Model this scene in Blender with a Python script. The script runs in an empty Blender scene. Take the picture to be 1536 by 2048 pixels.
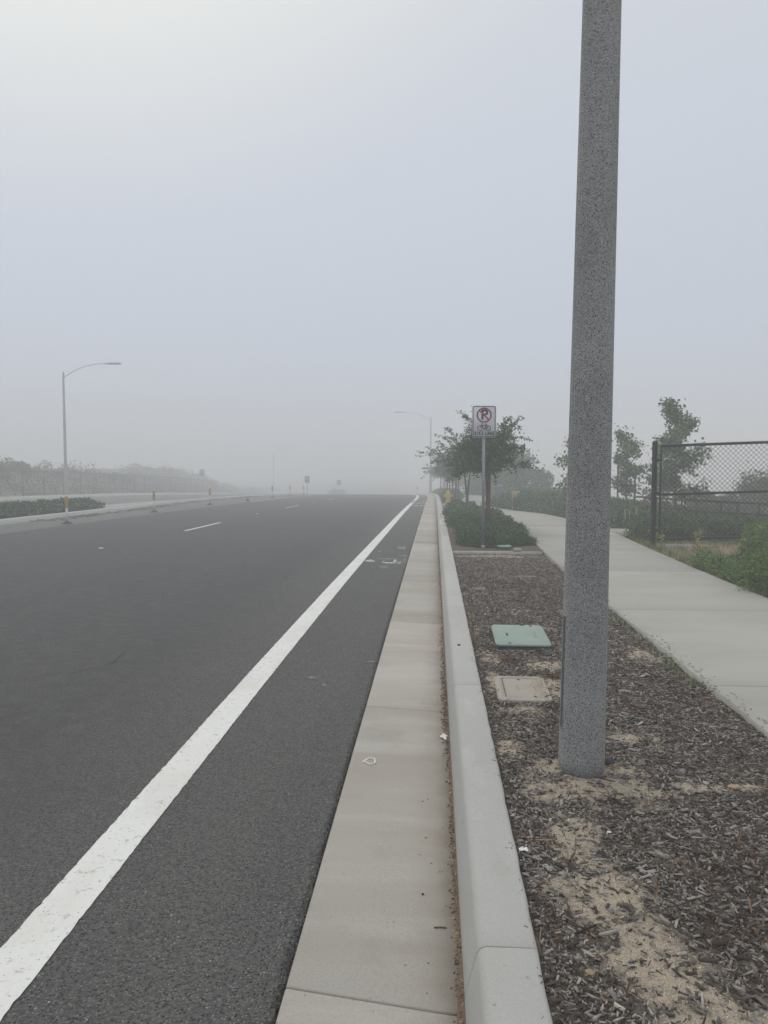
import bpy, math, random
import numpy as np
R = math.radians
rng = np.random.default_rng(7)
random.seed(7)
scene = bpy.context.scene
COL = scene.collection

# ------------------------------------------------------------------ camera
cam_d = bpy.data.cameras.new('camera'); cam = bpy.data.objects.new('camera', cam_d); COL.objects.link(cam)
cam_d.sensor_fit = 'VERTICAL'; cam_d.sensor_height = 36; cam_d.lens = 27.04
cam_d.clip_start = 0.05; cam_d.clip_end = 3000
cam.location = (0, 0, 1.72)
cam.rotation_euler = (R(90 - 3.498), 0, R(3.757))
scene.camera = cam
# ------------------------------------------------------------------ world
SUN_EL, SUN_AZ = 52, -32          # azimuth measured from +Y towards +X
w = bpy.data.worlds.new('World'); scene.world = w; w.use_nodes = True
nt = w.node_tree; nt.nodes.clear()
def WN(t, **k):
    n = nt.nodes.new(t)
    for a, b in k.items(): setattr(n, a, b)
    return n
out = WN('ShaderNodeOutputWorld'); sky = WN('ShaderNodeTexSky'); sky.sky_type = 'NISHITA'; sky.sun_disc = False
sky.sun_elevation = R(SUN_EL); sky.sun_rotation = R(SUN_AZ); sky.dust_density = 3
b1 = WN('ShaderNodeBackground'); b1.inputs[1].default_value = 0.05
nt.links.new(sky.outputs[0], b1.inputs[0])
tc = WN('ShaderNodeTexCoord'); sx = WN('ShaderNodeSeparateXYZ'); nt.links.new(tc.outputs['Generated'], sx.inputs[0])
ramp = WN('ShaderNodeValToRGB'); nt.links.new(sx.outputs[2], ramp.inputs[0])
e = ramp.color_ramp.elements
e[0].position = 0.0; e[0].color = (.44, .475, .56, 1)
e[1].position = 1.0; e[1].color = (.98, .99, 1.0, 1)
q = e.new(.12); q.color = (.46, .50, .585, 1)
q = e.new(.5); q.color = (.54, .568, .61, 1)
dot = WN('ShaderNodeVectorMath', operation='DOT_PRODUCT'); nt.links.new(tc.outputs['Generated'], dot.inputs[0])
sd = (math.sin(R(SUN_AZ)) * math.cos(R(SUN_EL)), math.cos(R(SUN_AZ)) * math.cos(R(SUN_EL)), math.sin(R(SUN_EL)))
dot.inputs[1].default_value = sd
mr = WN('ShaderNodeMapRange'); mr.interpolation_type = 'SMOOTHSTEP'; mr.inputs[1].default_value = .78; mr.inputs[2].default_value = 1.0
mr.inputs[3].default_value = 0; mr.inputs[4].default_value = 1; nt.links.new(dot.outputs['Value'], mr.inputs[0])
gl = WN('ShaderNodeMix', data_type='RGBA'); gl.blend_type = 'ADD'; nt.links.new(mr.outputs[0], gl.inputs[0])
nt.links.new(ramp.outputs[0], gl.inputs[6]); gl.inputs[7].default_value = (.17, .155, .055, 1)
b2 = WN('ShaderNodeBackground'); b2.inputs[1].default_value = 1.0; nt.links.new(gl.outputs[2], b2.inputs[0])
ad = WN('ShaderNodeMixShader'); ad.inputs[0].default_value = .82; nt.links.new(b1.outputs[0], ad.inputs[1]); nt.links.new(b2.outputs[0], ad.inputs[2])
nt.links.new(ad.outputs[0], out.inputs[0])
# ------------------------------------------------------------------ sun (veiled by fog)
sl = bpy.data.lights.new('sun', 'SUN'); sl.energy = 0.55; sl.angle = R(40); sl.color = (1, .96, .88)
so = bpy.data.objects.new('sun', sl); COL.objects.link(so)
from mathutils import Vector, Matrix
so.rotation_euler = Vector(sd).to_track_quat('Z', 'Y').to_euler(); so.location = (0, 0, 60)
scene.view_settings.view_transform = 'Standard'; scene.view_settings.look = 'None'
scene.view_settings.gamma = 1; scene.view_settings.use_curve_mapping = False
scene.view_settings.exposure = 0.45
scene.cycles.volume_bounces = 8
scene.cycles.max_bounces = 12

# ------------------------------------------------------------------ helpers
def prof(y):
    """road profile: level here, falling away over a crest"""
    y = np.asarray(y, float); yc = np.clip(y, 0, 130)
    base = -.000214 * yc ** 2
    t = np.clip(y - 130, 0, None)
    return base - .0556 * 25 * (1 - np.exp(-t / 25.))
def curve(y):
    y = np.asarray(y, float); t = np.clip(y - 50, 0, 50)
    return -.0008 * t ** 2 - np.clip(y - 100, 0, 100) * .08
def warp(v):
    v = np.array(v, float); v[:, 2] += prof(v[:, 1]); v[:, 0] += curve(v[:, 1]); return v
def P(x, y, z=0.): return (x + float(curve(y)), y, z + float(prof(y)))
def nz(x, y, s=1., seed=0):
    r = np.random.default_rng(seed); o = 0; x = np.asarray(x) / s; y = np.asarray(y) / s
    for k in range(7):
        a = r.uniform(0, 6.28); f = r.uniform(.7, 2.6); o = o + np.sin(f * (x * math.cos(a) + y * math.sin(a)) * 3 + r.uniform(0, 6.28) + 1.3 * np.sin(f * (x * math.sin(a * 2) - y * math.cos(a * 2)) * 1.7))
    return o / 7 * 1.6
def sstep(a, b, x): t = np.clip((x - a) / (b - a), 0, 1); return t * t * (3 - 2 * t)

class MB:
    def __init__(s): s.v = []; s.f = []; s.n = 0; s.attr = []
    def add(s, v, faces):
        v = np.asarray(v, float).reshape(-1, 3); s.v.append(v)
        for f in faces:
            f = np.asarray(f, np.int64)
            if f.size: s.f.append(f.reshape(-1, f.shape[-1]) + s.n)
        s.n += len(v); return s
    def box(s, x0, x1, y0, y1, z0, z1):
        v = [(x, y, z) for z in (z0, z1) for y in (y0, y1) for x in (x0, x1)]
        return s.add(v, [[(0, 2, 3, 1), (4, 5, 7, 6), (0, 1, 5, 4), (2, 6, 7, 3), (0, 4, 6, 2), (1, 3, 7, 5)]])
    def tube(s, pts, rad, n=8, cap=True):
        p = np.asarray(pts, float); m = len(p); rad = np.broadcast_to(np.asarray(rad, float), (m,))
        t = np.gradient(p, axis=0); t /= np.linalg.norm(t, axis=1)[:, None] + 1e-9
        ref = np.array([0, 0, 1.]) if abs(t[:, 2]).mean() < .75 else np.array([1., 0, 0])
        u = np.cross(t, ref); u /= np.linalg.norm(u, axis=1)[:, None] + 1e-9; w_ = np.cross(t, u)
        a = np.linspace(0, 2 * np.pi, n, endpoint=False)
        ring = p[:, None, :] + rad[:, None, None] * (np.cos(a)[None, :, None] * u[:, None, :] + np.sin(a)[None, :, None] * w_[:, None, :])
        i = np.arange(m - 1)[:, None] * n; j = np.arange(n)[None, :]; k = (j + 1) % n
        q_ = np.stack([i + j, i + k, i + n + k, i + n + j], -1).reshape(-1, 4)
        fs = [q_]
        if cap and n > 2: fs += [[tuple(range(n))[::-1]], [tuple((m - 1) * n + c for c in range(n))]]
        return s.add(ring.reshape(-1, 3), fs)
    def lathe(s, prof_, n=24, c=(0, 0), M=None):
        pr = np.asarray(prof_, float); a = np.linspace(0, 2 * np.pi, n, endpoint=False)
        v = np.stack([c[0] + pr[:, 0, None] * np.cos(a), c[1] + pr[:, 0, None] * np.sin(a), np.repeat(pr[:, 1, None], n, 1)], -1).reshape(-1, 3)
        if M is not None: v = v @ np.array(M.to_3x3()).T + np.array(M.translation)
        m = len(pr); i = np.arange(m - 1)[:, None] * n; j = np.arange(n)[None, :]; k = (j + 1) % n
        return s.add(v, [np.stack([i + j, i + k, i + n + k, i + n + j], -1).reshape(-1, 4), [tuple(range(n))[::-1]], [tuple((m - 1) * n + c_ for c_ in range(n))]])
    def grid(s, X, Y, Z):
        m, n = X.shape; v = np.stack([X, Y, Z], -1).reshape(-1, 3)
        i = np.arange(m - 1)[:, None] * n; j = np.arange(n - 1)[None, :]
        return s.add(v, [np.stack([i + j, i + j + 1, i + n + j + 1, i + n + j], -1).reshape(-1, 4)])
    def build(s, name, mat, parent=None, wp=False, smooth=False, kind=None, label=None, cat=None, group=None, loc=None, pt=None):
        v = np.concatenate(s.v) if s.v else np.zeros((0, 3))
        if wp: v = warp(v)
        me = bpy.data.meshes.new(name)
        me.vertices.add(len(v)); me.vertices.foreach_set('co', v.astype(np.float32).ravel())
        tot = np.concatenate([np.full(len(f), f.shape[1]) for f in s.f]); li = np.concatenate([f.ravel() for f in s.f])
        me.loops.add(len(li)); me.loops.foreach_set('vertex_index', li.astype(np.int32))
        me.polygons.add(len(tot)); st = np.concatenate([[0], np.cumsum(tot)[:-1]])
        me.polygons.foreach_set('loop_start', st.astype(np.int32)); me.polygons.foreach_set('loop_total', tot.astype(np.int32))
        if pt is not None:
            at = me.attributes.new(pt[0], 'FLOAT', 'POINT'); at.data.foreach_set('value', np.asarray(pt[1], np.float32).ravel())
        me.update(calc_edges=True)
        if smooth: me.polygons.foreach_set('use_smooth', np.ones(len(tot), bool))
        me.materials.append(mat)
        o = bpy.data.objects.new(name, me); COL.objects.link(o)
        if parent: o.parent = parent
        if loc is not None: o.location = loc
        tag(o, label, cat, group, kind); return o
def tag(o, label=None, cat=None, group=None, kind=None):
    if label: o['label'] = label
    if cat: o['category'] = cat
    if group: o['group'] = group
    if kind: o['kind'] = kind
    return o
def thing(name, label, cat, loc, rz=0, group=None, kind=None):
    o = bpy.data.objects.new(name, None); COL.objects.link(o); o.location = loc; o.rotation_euler = (0, 0, rz); o.empty_display_size = .2
    return tag(o, label, cat, group, kind)
def copy_tree(o, parent=None):
    c = o.copy(); COL.objects.link(c); c.parent = parent
    for ch in list(o.children): copy_tree(ch, c)
    return c

# ---- materials
def material(name, base, rough=.85, var=None, isl=None, noises=(), bump=None, attr=None, spec=.3, metal=0, speck=None, coord='Object'):
    """base colour, optional per-island ramp, layers of noise (scale, detail, lo, hi, colour, xyz-stretch), bump (scale,strength,dist)"""
    m = bpy.data.materials.new(name); m.use_nodes = True; T = m.node_tree; N = T.nodes; L = T.links
    bs = N['Principled BSDF']; bs.inputs['Roughness'].default_value = rough; bs.inputs['Metallic'].default_value = metal
    bs.inputs['Specular IOR Level'].default_value = spec
    co = N.new('ShaderNodeTexCoord').outputs[coord]
    cur = None
    if isl:
        g_ = N.new('ShaderNodeNewGeometry'); r_ = N.new('ShaderNodeValToRGB'); L.new(g_.outputs['Random Per Island'], r_.inputs[0])
        el = r_.color_ramp.elements
        el[0].position = isl[0][0]; el[0].color = (*isl[0][1], 1); el[1].position = isl[-1][0]; el[1].color = (*isl[-1][1], 1)
        for p_, c_ in isl[1:-1]: x_ = el.new(p_); x_.color = (*c_, 1)
        cur = r_.outputs[0]
    def mixin(fac, col, cur):
        mx = N.new('ShaderNodeMix'); mx.data_type = 'RGBA'; L.new(fac, mx.inputs[0])
        if cur is None: mx.inputs[6].default_value = (*base, 1)
        else: L.new(cur, mx.inputs[6])
        mx.inputs[7].default_value = (*col, 1); return mx.outputs[2]
    if attr:
        a_ = N.new('ShaderNodeAttribute'); a_.attribute_name = attr[0]; cur = mixin(a_.outputs['Fac'], attr[1], cur)
    for (sc, det, lo, hi, col, stz, op) in noises:
        mp = N.new('ShaderNodeMapping'); mp.inputs['Scale'].default_value = stz; L.new(co, mp.inputs[0])
        n_ = N.new('ShaderNodeTexNoise'); n_.inputs['Scale'].default_value = sc; n_.inputs['Detail'].default_value = det; n_.inputs['Roughness'].default_value = .6
        L.new(mp.outputs[0], n_.inputs[0])
        r_ = N.new('ShaderNodeMapRange'); r_.inputs[1].default_value = lo; r_.inputs[2].default_value = hi; r_.inputs[4].default_value = op; L.new(n_.outputs[0], r_.inputs[0])
        cur = mixin(r_.outputs[0], col, cur)
    if speck:
        for (sc, lo, col, op) in speck:
            v_ = N.new('ShaderNodeTexVoronoi'); v_.inputs['Scale'].default_value = sc; L.new(co, v_.inputs[0])
            sp = N.new('ShaderNodeSeparateColor'); L.new(v_.outputs['Color'], sp.inputs[0])
            r_ = N.new('ShaderNodeMapRange'); r_.inputs[1].default_value = lo; r_.inputs[2].default_value = min(lo + .04, 1); r_.inputs[4].default_value = op; L.new(sp.outputs[0], r_.inputs[0])
            d_ = N.new('ShaderNodeMapRange'); d_.inputs[1].default_value = .42; d_.inputs[2].default_value = .26; L.new(v_.outputs['Distance'], d_.inputs[0])
            mu = N.new('ShaderNodeMath'); mu.operation = 'MULTIPLY'; L.new(r_.outputs[0], mu.inputs[0]); L.new(d_.outputs[0], mu.inputs[1])
            cur = mixin(mu.outputs[0], col, cur)
    if cur is not None: L.new(cur, bs.inputs['Base Color'])
    else: bs.inputs['Base Color'].default_value = (*base, 1)
    if bump:
        prev = None
        for (kind_, sc, st_, di) in bump:
            if kind_ == 'v':
                n_ = N.new('ShaderNodeTexVoronoi'); n_.inputs['Scale'].default_value = sc; L.new(co, n_.inputs[0]); o_ = n_.outputs['Distance']
            else:
                n_ = N.new('ShaderNodeTexNoise'); n_.inputs['Scale'].default_value = sc; n_.inputs['Detail'].default_value = 5; L.new(co, n_.inputs[0]); o_ = n_.outputs[0]
            b_ = N.new('ShaderNodeBump'); b_.inputs['Strength'].default_value = st_; b_.inputs['Distance'].default_value = di; L.new(o_, b_.inputs['Height'])
            if prev: L.new(prev, b_.inputs['Normal'])
            prev = b_.outputs[0]
        L.new(prev, bs.inputs['Normal'])
    return m
I1 = (1, 1, 1)
M = {}
M['asphalt'] = material('asphalt', (.130, .126, .115), .8, noises=[(.9, 2, .35, .65, (.078, .078, .079), (1, .02, 1), .8), (.25, 5, .5, .62, (.125, .122, .116), (1, .5, 1), .6), (.35, 3, .35, .75, (.105, .102, .098), (1, .25, 1), .8), (2.2, 4, .45, .8, (.058, .057, .058), (1, .4, 1), .5), (55, 4, .42, .62, (.035, .034, .033), I1, .8), (110, 3, .5, .62, (.17, .165, .155), I1, .6)],
    speck=[(95, .62, (.23, .22, .205), .9), (80, .62, (.014, .014, .014), .95), (70, .975, (.36, .35, .32), .85)], bump=[('v', 95, 1, .010), ('n', 50, .7, .012)])
M['asphalt_old'] = material('asphalt_old', (.13, .13, .125), .9, noises=[(.5, 4, .4, .7, (.17, .165, .155), (1, .3, 1), .7), (60, 3, .4, .7, (.09, .09, .088), I1, .5)], bump=[('v', 90, .4, .006)])
M['paint'] = material('road_paint', (.69, .69, .665), .65, noises=[(22, 5, .58, .68, (.36, .35, .33), I1, .75), (4, 5, .5, .75, (.56, .55, .51), (1, .4, 1), .8), (60, 3, .64, .7, (.16, .15, .14), I1, .8), (1.5, 4, .5, .8, (.62, .60, .54), I1, .8), (4.5, 3, .74, .78, (.5, .3, .16), I1, .7)], bump=[('v', 110, .3, .003), ('n', 40, .3, .003)])
M['paint_worn'] = material('worn_paint', (.5, .5, .49), .8, noises=[(18, 5, .47, .6, (.12, .12, .118), I1, .9)])
M['paint_grey'] = material('faded_paint', (.22, .22, .22), .8, noises=[(14, 5, .42, .58, (.095, .095, .094), I1, .95)])
M['gutter'] = material('gutter_concrete', (.40, .378, .34), .9, noises=[(.55, 4, .40, .66, (.32, .285, .24), (.5, 1.6, 1), .8), (2.0, 5, .5, .7, (.45, .435, .40), (.25, 1.7, 1), .7), (1.4, 5, .55, .78, (.23, .205, .175), (1, 1, 1), .6), (120, 3, .45, .75, (.26, .24, .215), I1, .5)],
    speck=[(75, .985, (.1, .09, .08), .7)], bump=[('n', 150, .25, .003), ('n', 12, .2, .006)])
def edge_stain(m, x0, x1, col, op):
    T = m.node_tree; N = T.nodes; L = T.links; bs = N['Principled BSDF']; src = bs.inputs['Base Color'].links[0].from_socket
    co = N.new('ShaderNodeTexCoord'); sp = N.new('ShaderNodeSeparateXYZ'); L.new(co.outputs['Object'], sp.inputs[0])
    r1 = N.new('ShaderNodeMapRange'); r1.interpolation_type = 'SMOOTHSTEP'; r1.inputs[1].default_value = x0; r1.inputs[2].default_value = x1; L.new(sp.outputs[0], r1.inputs[0])
    n_ = N.new('ShaderNodeTexNoise'); n_.inputs['Scale'].default_value = 7; n_.inputs['Detail'].default_value = 6; L.new(co.outputs['Object'], n_.inputs[0])
    r2 = N.new('ShaderNodeMapRange'); r2.inputs[1].default_value = .3; r2.inputs[2].default_value = .65; r2.inputs[3].default_value = .25; r2.inputs[4].default_value = op; L.new(n_.outputs[0], r2.inputs[0])
    mu = N.new('ShaderNodeMath'); mu.operation = 'MULTIPLY'; L.new(r1.outputs[0], mu.inputs[0]); L.new(r2.outputs[0], mu.inputs[1])
    mx = N.new('ShaderNodeMix'); mx.data_type = 'RGBA'; L.new(mu.outputs[0], mx.inputs[0]); L.new(src, mx.inputs[6]); mx.inputs[7].default_value = (*col, 1); L.new(mx.outputs[2], bs.inputs['Base Color'])
edge_stain(M['gutter'], -.12, .10, (.20, .16, .12), .6)
def slab_tint(m, lo, hi):
    T = m.node_tree; N = T.nodes; L = T.links; bs = N['Principled BSDF']; src = bs.inputs['Base Color'].links[0].from_socket
    oi = N.new('ShaderNodeObjectInfo'); r = N.new('ShaderNodeMapRange'); r.inputs[3].default_value = lo; r.inputs[4].default_value = hi; L.new(oi.outputs['Random'], r.inputs[0])
    v = N.new('ShaderNodeVectorMath'); v.operation = 'SCALE'; L.new(src, v.inputs[0]); L.new(r.outputs[0], v.inputs['Scale']); L.new(v.outputs[0], bs.inputs['Base Color'])
edge_stain(M['asphalt'], -1.3, -2.8, (.052, .052, .055), .75)
M['gutter_dirt'] = material('gutter_dirt', (.15, .115, .085), .95, noises=[(50, 4, .4, .7, (.13, .095, .07), I1, .8)], bump=[('n', 120, .5, .006)])
M['kerb'] = material('kerb_concrete', (.45, .45, .43), .88, noises=[(.8, 4, .4, .7, (.40, .395, .37), (1, .4, 1), .8), (7, 4, .55, .75, (.52, .52, .50), (1, .3, 1), .5), (3, 5, .6, .8, (.27, .255, .23), (1, .6, 1), .5), (140, 2, .45, .75, (.31, .30, .28), I1, .5)],
    speck=[(45, .992, (.1, .095, .09), .8)], bump=[('n', 160, .22, .003), ('n', 9, .2, .006)])
M['walk'] = material('sidewalk_concrete', (.355, .35, .315), .9, noises=[(.5, 5, .4, .65, (.30, .292, .26), (1, 2.2, 1), .8), (1.8, 5, .5, .75, (.41, .405, .37), (.4, 1.5, 1), .6), (4, 5, .62, .8, (.27, .26, .235), I1, .45), (110, 3, .45, .75, (.33, .32, .29), I1, .5)],
    bump=[('n', 130, .25, .003), ('n', 6, .15, .006)])
M['strip'] = material('header_concrete', (.38, .36, .33), .9, noises=[(5, 4, .45, .7, (.28, .25, .21), I1, .7)], bump=[('n', 60, .3, .004)])
M['joint'] = material('joint_filler', (.03, .028, .026), 1, noises=[(60, 3, .5, .7, (.08, .07, .055), I1, .7)], bump=[('n', 90, .7, .01)])
M['soil'] = material('planter_soil', (.055, .042, .034), 1, attr=('sand', (.41, .35, .27)), noises=[(45, 4, .55, .7, (.03, .024, .02), I1, .6), (220, 2, .5, .62, (.13, .10, .075), I1, .55)], speck=[(260, .8, (.42, .34, .24), .35), (200, .85, (.05, .04, .035), .5)], bump=[('v', 160, .6, .008), ('n', 30, .6, .02)])
M['chip'] = material('wood_chip', (.1, .09, .08), .9, isl=[(0, (.034, .028, .024)), (.24, (.075, .062, .053)), (.44, (.135, .115, .10)), (.65, (.23, .21, .19)), (.86, (.36, .34, .315)), (.975, (.36, .33, .27)), (1, (.50, .46, .37))], noises=[(60, 3, .45, .75, (.06, .05, .045), (1, 1, 1), .5), (1.3, 3, .45, .7, (.09, .055, .035), I1, .35)])
M['needle'] = material('dry_needle', (.07, .05, .04), .9, isl=[(0, (.03, .02, .018)), (.5, (.085, .05, .035)), (.85, (.16, .10, .06)), (1, (.26, .19, .12))])
M['grain'] = material('sand_grain', (.3, .2, .1), .9, isl=[(0, (.10, .075, .055)), (.15, (.30, .22, .14)), (.6, (.47, .41, .32)), (.9, (.62, .56, .46)), (1, (.72, .66, .55))])
M['grit'] = material('gutter_grit', (.2, .1, .1), .9, isl=[(0, (.05, .03, .02)), (.5, (.17, .10, .055)), (.85, (.28, .19, .11)), (1, (.5, .42, .3))])
M['agg'] = material('exposed_aggregate', (.33, .328, .318), .82, noises=[(2.2, 4, .45, .7, (.22, .22, .222), (1, 1, .06), .6), (230, 2, .42, .6, (.36, .36, .355), (1, 1, .8), .8), (3, 3, .4, .7, (.16, .16, .168), I1, .4)],
    speck=[(125, .50, (.030, .030, .032), .95), (165, .5, (.05, .05, .054), .9), (120, .72, (.50, .50, .49), .95), (90, .94, (.26, .20, .15), .7)], bump=[('v', 120, .35, .004), ('n', 90, .25, .004)])
M['agg_far'] = material('lamp_pole_fogged_concrete', (.36, .365, .37), .85, noises=[(20, 3, .4, .7, (.29, .29, .295), I1, .6)])  # concrete lightened toward the fog grey, extra haze in the colour of far lamps
M['collar'] = material('pole_patch', (.10, .10, .105), .8, noises=[(40, 3, .4, .7, (.16, .16, .16), I1, .6)])
M['galv'] = material('galvanised_steel', (.30, .31, .33), .45, metal=.5, noises=[(14, 3, .4, .7, (.22, .235, .25), I1, .6)])
M['lamp_metal'] = material('lamp_arm_metal', (.40, .41, .42), .5, metal=.3)
M['black'] = material('black_coating', (.009, .009, .010), .45, noises=[(9, 3, .5, .8, (.03, .03, .033), I1, .6)])
M['brown'] = material('brown_rail_paint', (.055, .04, .034), .6, noises=[(8, 4, .5, .75, (.20, .12, .08), I1, .6)])
M['rust'] = material('rusty_post', (.2, .085, .05), .8, noises=[(14, 4, .45, .7, (.11, .055, .04), I1, .7)])
M['sign'] = material('sign_sheeting', (.58, .58, .62), .5, noises=[(5, 3, .5, .8, (.5, .5, .54), I1, .5)])
M['signblack'] = material('sign_black', (.009, .011, .012), .5)
M['signred'] = material('sign_red', (.30, .018, .035), .5)
M['signback'] = material('sign_back', (.30, .31, .33), .5, metal=.4)
M['green_lid'] = material('green_plastic', (.25, .315, .28), .75, noises=[(3, 4, .4, .7, (.30, .35, .315), I1, .7), (30, 4, .5, .75, (.18, .26, .22), (.3, 1, 1), .5)], bump=[('v', 130, .15, .002)])
M['green_dark'] = material('green_plastic_side', (.03, .085, .07), .6)
M['valve'] = material('valve_lid_green', (.28, .37, .31), .7)
M['dark'] = material('dark_hole', (.02, .02, .02), .9)
M['cover'] = material('box_concrete', (.33, .30, .26), .9, noises=[(4, 4, .4, .7, (.38, .35, .30), I1, .7), (60, 3, .5, .7, (.31, .28, .24), I1, .5)], speck=[(90, .985, (.08, .06, .05), .8)], bump=[('n', 120, .25, .002)])
M['leaf'] = material('hedge_leaf', (.05, .08, .03), .75, isl=[(0, (.010, .026, .007)), (.45, (.042, .095, .023)), (.8, (.09, .17, .045)), (1, (.16, .24, .09))])
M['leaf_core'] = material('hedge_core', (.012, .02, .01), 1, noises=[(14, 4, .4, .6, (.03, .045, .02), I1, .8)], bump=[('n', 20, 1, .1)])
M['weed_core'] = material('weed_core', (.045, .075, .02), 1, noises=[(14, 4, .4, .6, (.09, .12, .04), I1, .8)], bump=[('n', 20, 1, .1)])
M['leaf_tree'] = material('tree_leaf', (.05, .08, .03), .7, isl=[(0, (.010, .028, .007)), (.5, (.040, .095, .022)), (.85, (.095, .185, .052)), (1, (.16, .25, .085))])
M['leaf_syc'] = material('sycamore_leaf', (.05, .08, .03), .7, isl=[(0, (.03, .06, .02)), (.5, (.10, .165, .06)), (.85, (.19, .27, .11)), (1, (.28, .35, .18))])
M['leaf_bright'] = material('weed_leaf', (.08, .14, .05), .75, isl=[(0, (.035, .075, .014)), (.5, (.10, .19, .038)), (.85, (.19, .29, .065)), (1, (.32, .38, .13))])
M['leaf_dry'] = material('dry_brush_leaf', (.12, .11, .08), .9, noises=[(.45, 4, .5, .62, (.035, .045, .022), (1, 1, 1.5), .85), (.3, 4, .55, .68, (.24, .20, .13), (1, 1, 2), .7)], isl=[(0, (.025, .025, .016)), (.5, (.085, .08, .045)), (1, (.19, .16, .10))])
M['straw'] = material('dry_straw', (.3, .24, .14), .9, isl=[(0, (.14, .09, .05)), (.5, (.26, .18, .10)), (1, (.40, .32, .2))])
M['yellow'] = material('yellow_petal', (.55, .45, .08), .7, isl=[(0, (.55, .46, .06)), (1, (.75, .68, .2))])
M['bark'] = material('bark', (.12, .085, .065), .95, noises=[(14, 4, .4, .7, (.065, .045, .036), (1, 1, .2), .8)], bump=[('n', 30, .6, .02)])
M['stake'] = material('tree_stake', (.17, .095, .065), .9, noises=[(20, 4, .4, .7, (.11, .065, .05), (1, 1, .2), .7)])
M['ground'] = material('dry_ground', (.16, .13, .09), 1, noises=[(.6, 5, .4, .65, (.09, .08, .05), I1, .8), (8, 4, .5, .7, (.24, .19, .13), I1, .6)], bump=[('n', 12, .6, .05)])
M['verge'] = material('verge_dirt', (.25, .18, .115), 1, noises=[(1.3, 5, .42, .62, (.09, .075, .05), I1, .8), (14, 4, .5, .7, (.30, .23, .15), I1, .7), (60, 3, .5, .7, (.08, .06, .045), I1, .6)], bump=[('n', 25, .7, .03)])
M['hill'] = material('hill_soil', (.10, .085, .065), 1, noises=[(.35, 5, .4, .6, (.085, .085, .055), (1, 1, 2), .85), (1.6, 4, .5, .7, (.15, .105, .09), I1, .5)], bump=[('n', 3, .8, .2)])
M['median'] = material('median_concrete', (.34, .35, .33), .9, noises=[(1, 4, .4, .7, (.28, .28, .26), I1, .7), (30, 3, .5, .7, (.24, .24, .22), I1, .4)])
M['debris'] = material('kerb_debris', (.1, .08, .06), 1, isl=[(0, (.05, .04, .035)), (.6, (.11, .085, .065)), (1, (.2, .16, .12))])
M['hydrant'] = material('hydrant_yellow', (.58, .43, .07), .55, noises=[(12, 3, .5, .8, (.42, .30, .06), I1, .6)])
M['delin_white'] = material('delineator_white', (.62, .62, .6), .6)
M['delin_orange'] = material('delineator_orange', (.42, .23, .04), .6)
M['rubber'] = material('black_rubber', (.03, .03, .032), .8)
M['bin'] = material('bin_grey', (.10, .115, .14), .6)
M['binlid'] = material('bin_lid', (.26, .27, .27), .6)
M['ochre'] = material('ochre_panel', (.42, .32, .09), .6)
M['ceramic'] = material('marker_white', (.6, .6, .58), .4)
M['paper'] = material('paper_white', (.7, .72, .74), .7, noises=[(30, 3, .5, .7, (.45, .46, .5), I1, .5)])
M['stone'] = material('tan_stone', (.36, .26, .18), .9, noises=[(25, 4, .4, .7, (.26, .18, .12), I1, .7)], bump=[('n', 40, .5, .01)])
M['plastic_dark'] = material('dark_plastic', (.05, .055, .06), .5, noises=[(20, 3, .5, .7, (.12, .12, .13), I1, .6)])
M['bleached'] = material('bleached_wood', (.34, .31, .27), .9, noises=[(30, 4, .4, .7, (.2, .18, .15), (1, 3, 1), .7)])

for k_ in ('walk', 'gutter', 'kerb'): slab_tint(M[k_], .90, 1.07)
# ------------------------------------------------------------------ large structure
# base terrain: one sheet to the horizon
def terr(x, y):
    z = np.full(np.shape(x), -.12)
    z = np.where((x > .22) & (x < 60), .10, z)
    z = np.where(x > 4.6, .10 - np.clip((x - 9) * .13, 0, 2.6), z)
    z = np.where((x < -13.8) & (x > -15.1) & (y < 38), .05, z)
    z = np.where(x < -25.9, .08, z)
    return z
def hill_h(x, y):
    t = sstep(-29.6, -37, x)
    h = 2.9 - 1.25 * sstep(63, 72, y) + 2.5 * sstep(100, 125, y) * sstep(-35, -43, x) - 7 * sstep(150, 195, y) + .45 * nz(x, y, 9, 3) + .2 * nz(x, y, 2.5, 4) 
    return np.where(x < -29.5, t * np.clip(h, 0.05, None), 0)
xs = np.unique(np.concatenate([np.linspace(-500, -60, 12), np.linspace(-60, -26, 45), [-25.95, -25.85], np.linspace(-25, -15.5, 5), [-15.15, -15.05, -13.85, -13.75], np.linspace(-13, 0, 6), [.2, .24], np.linspace(.5, 12, 16), np.linspace(13, 40, 14), np.linspace(60, 500, 10)]))
ys = np.unique(np.concatenate([np.linspace(-60, 0, 7), np.linspace(1, 175, 120), np.linspace(180, 500, 12)]))
X, Y = np.meshgrid(xs, ys)
Z = terr(X, Y) + hill_h(X, Y)
g = MB().grid(X, Y, Z).build('ground', M['ground'], wp=True, kind='structure', smooth=False)

# road: one asphalt sheet with a ragged edge beside the gutter
ysr = np.unique(np.concatenate([np.arange(-6, 1.5, .5), np.arange(1.5, 14, .025), np.arange(14, 40, .2), np.arange(40, 176, 1.)]))
def med_x(y): return -13.15 - .9 * sstep(30, 44, y)
edge = -.497 + .006 * nz(ysr, ysr * 0, .09, 11) + .004 * rng.normal(size=len(ysr)) * (ysr < 20) + .008 * nz(ysr, 0 * ysr, .8, 12)
cols = np.array([0., .2, .4, .6, .8, .93, .985])
Xr = np.concatenate([med_x(ysr)[:, None] * (1 - cols[None, :]) + (-.56) * cols[None, :], np.full((len(ysr), 1), -.52), edge[:, None], edge[:, None] + .002], 1)
Yr = np.repeat(ysr[:, None], Xr.shape[1], 1); Zr = np.zeros_like(Xr); Zr[:, -1] = -.03; Zr[:, -2] = -.002 + .003 * rng.normal(size=len(ysr)) * (ysr < 20)
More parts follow.
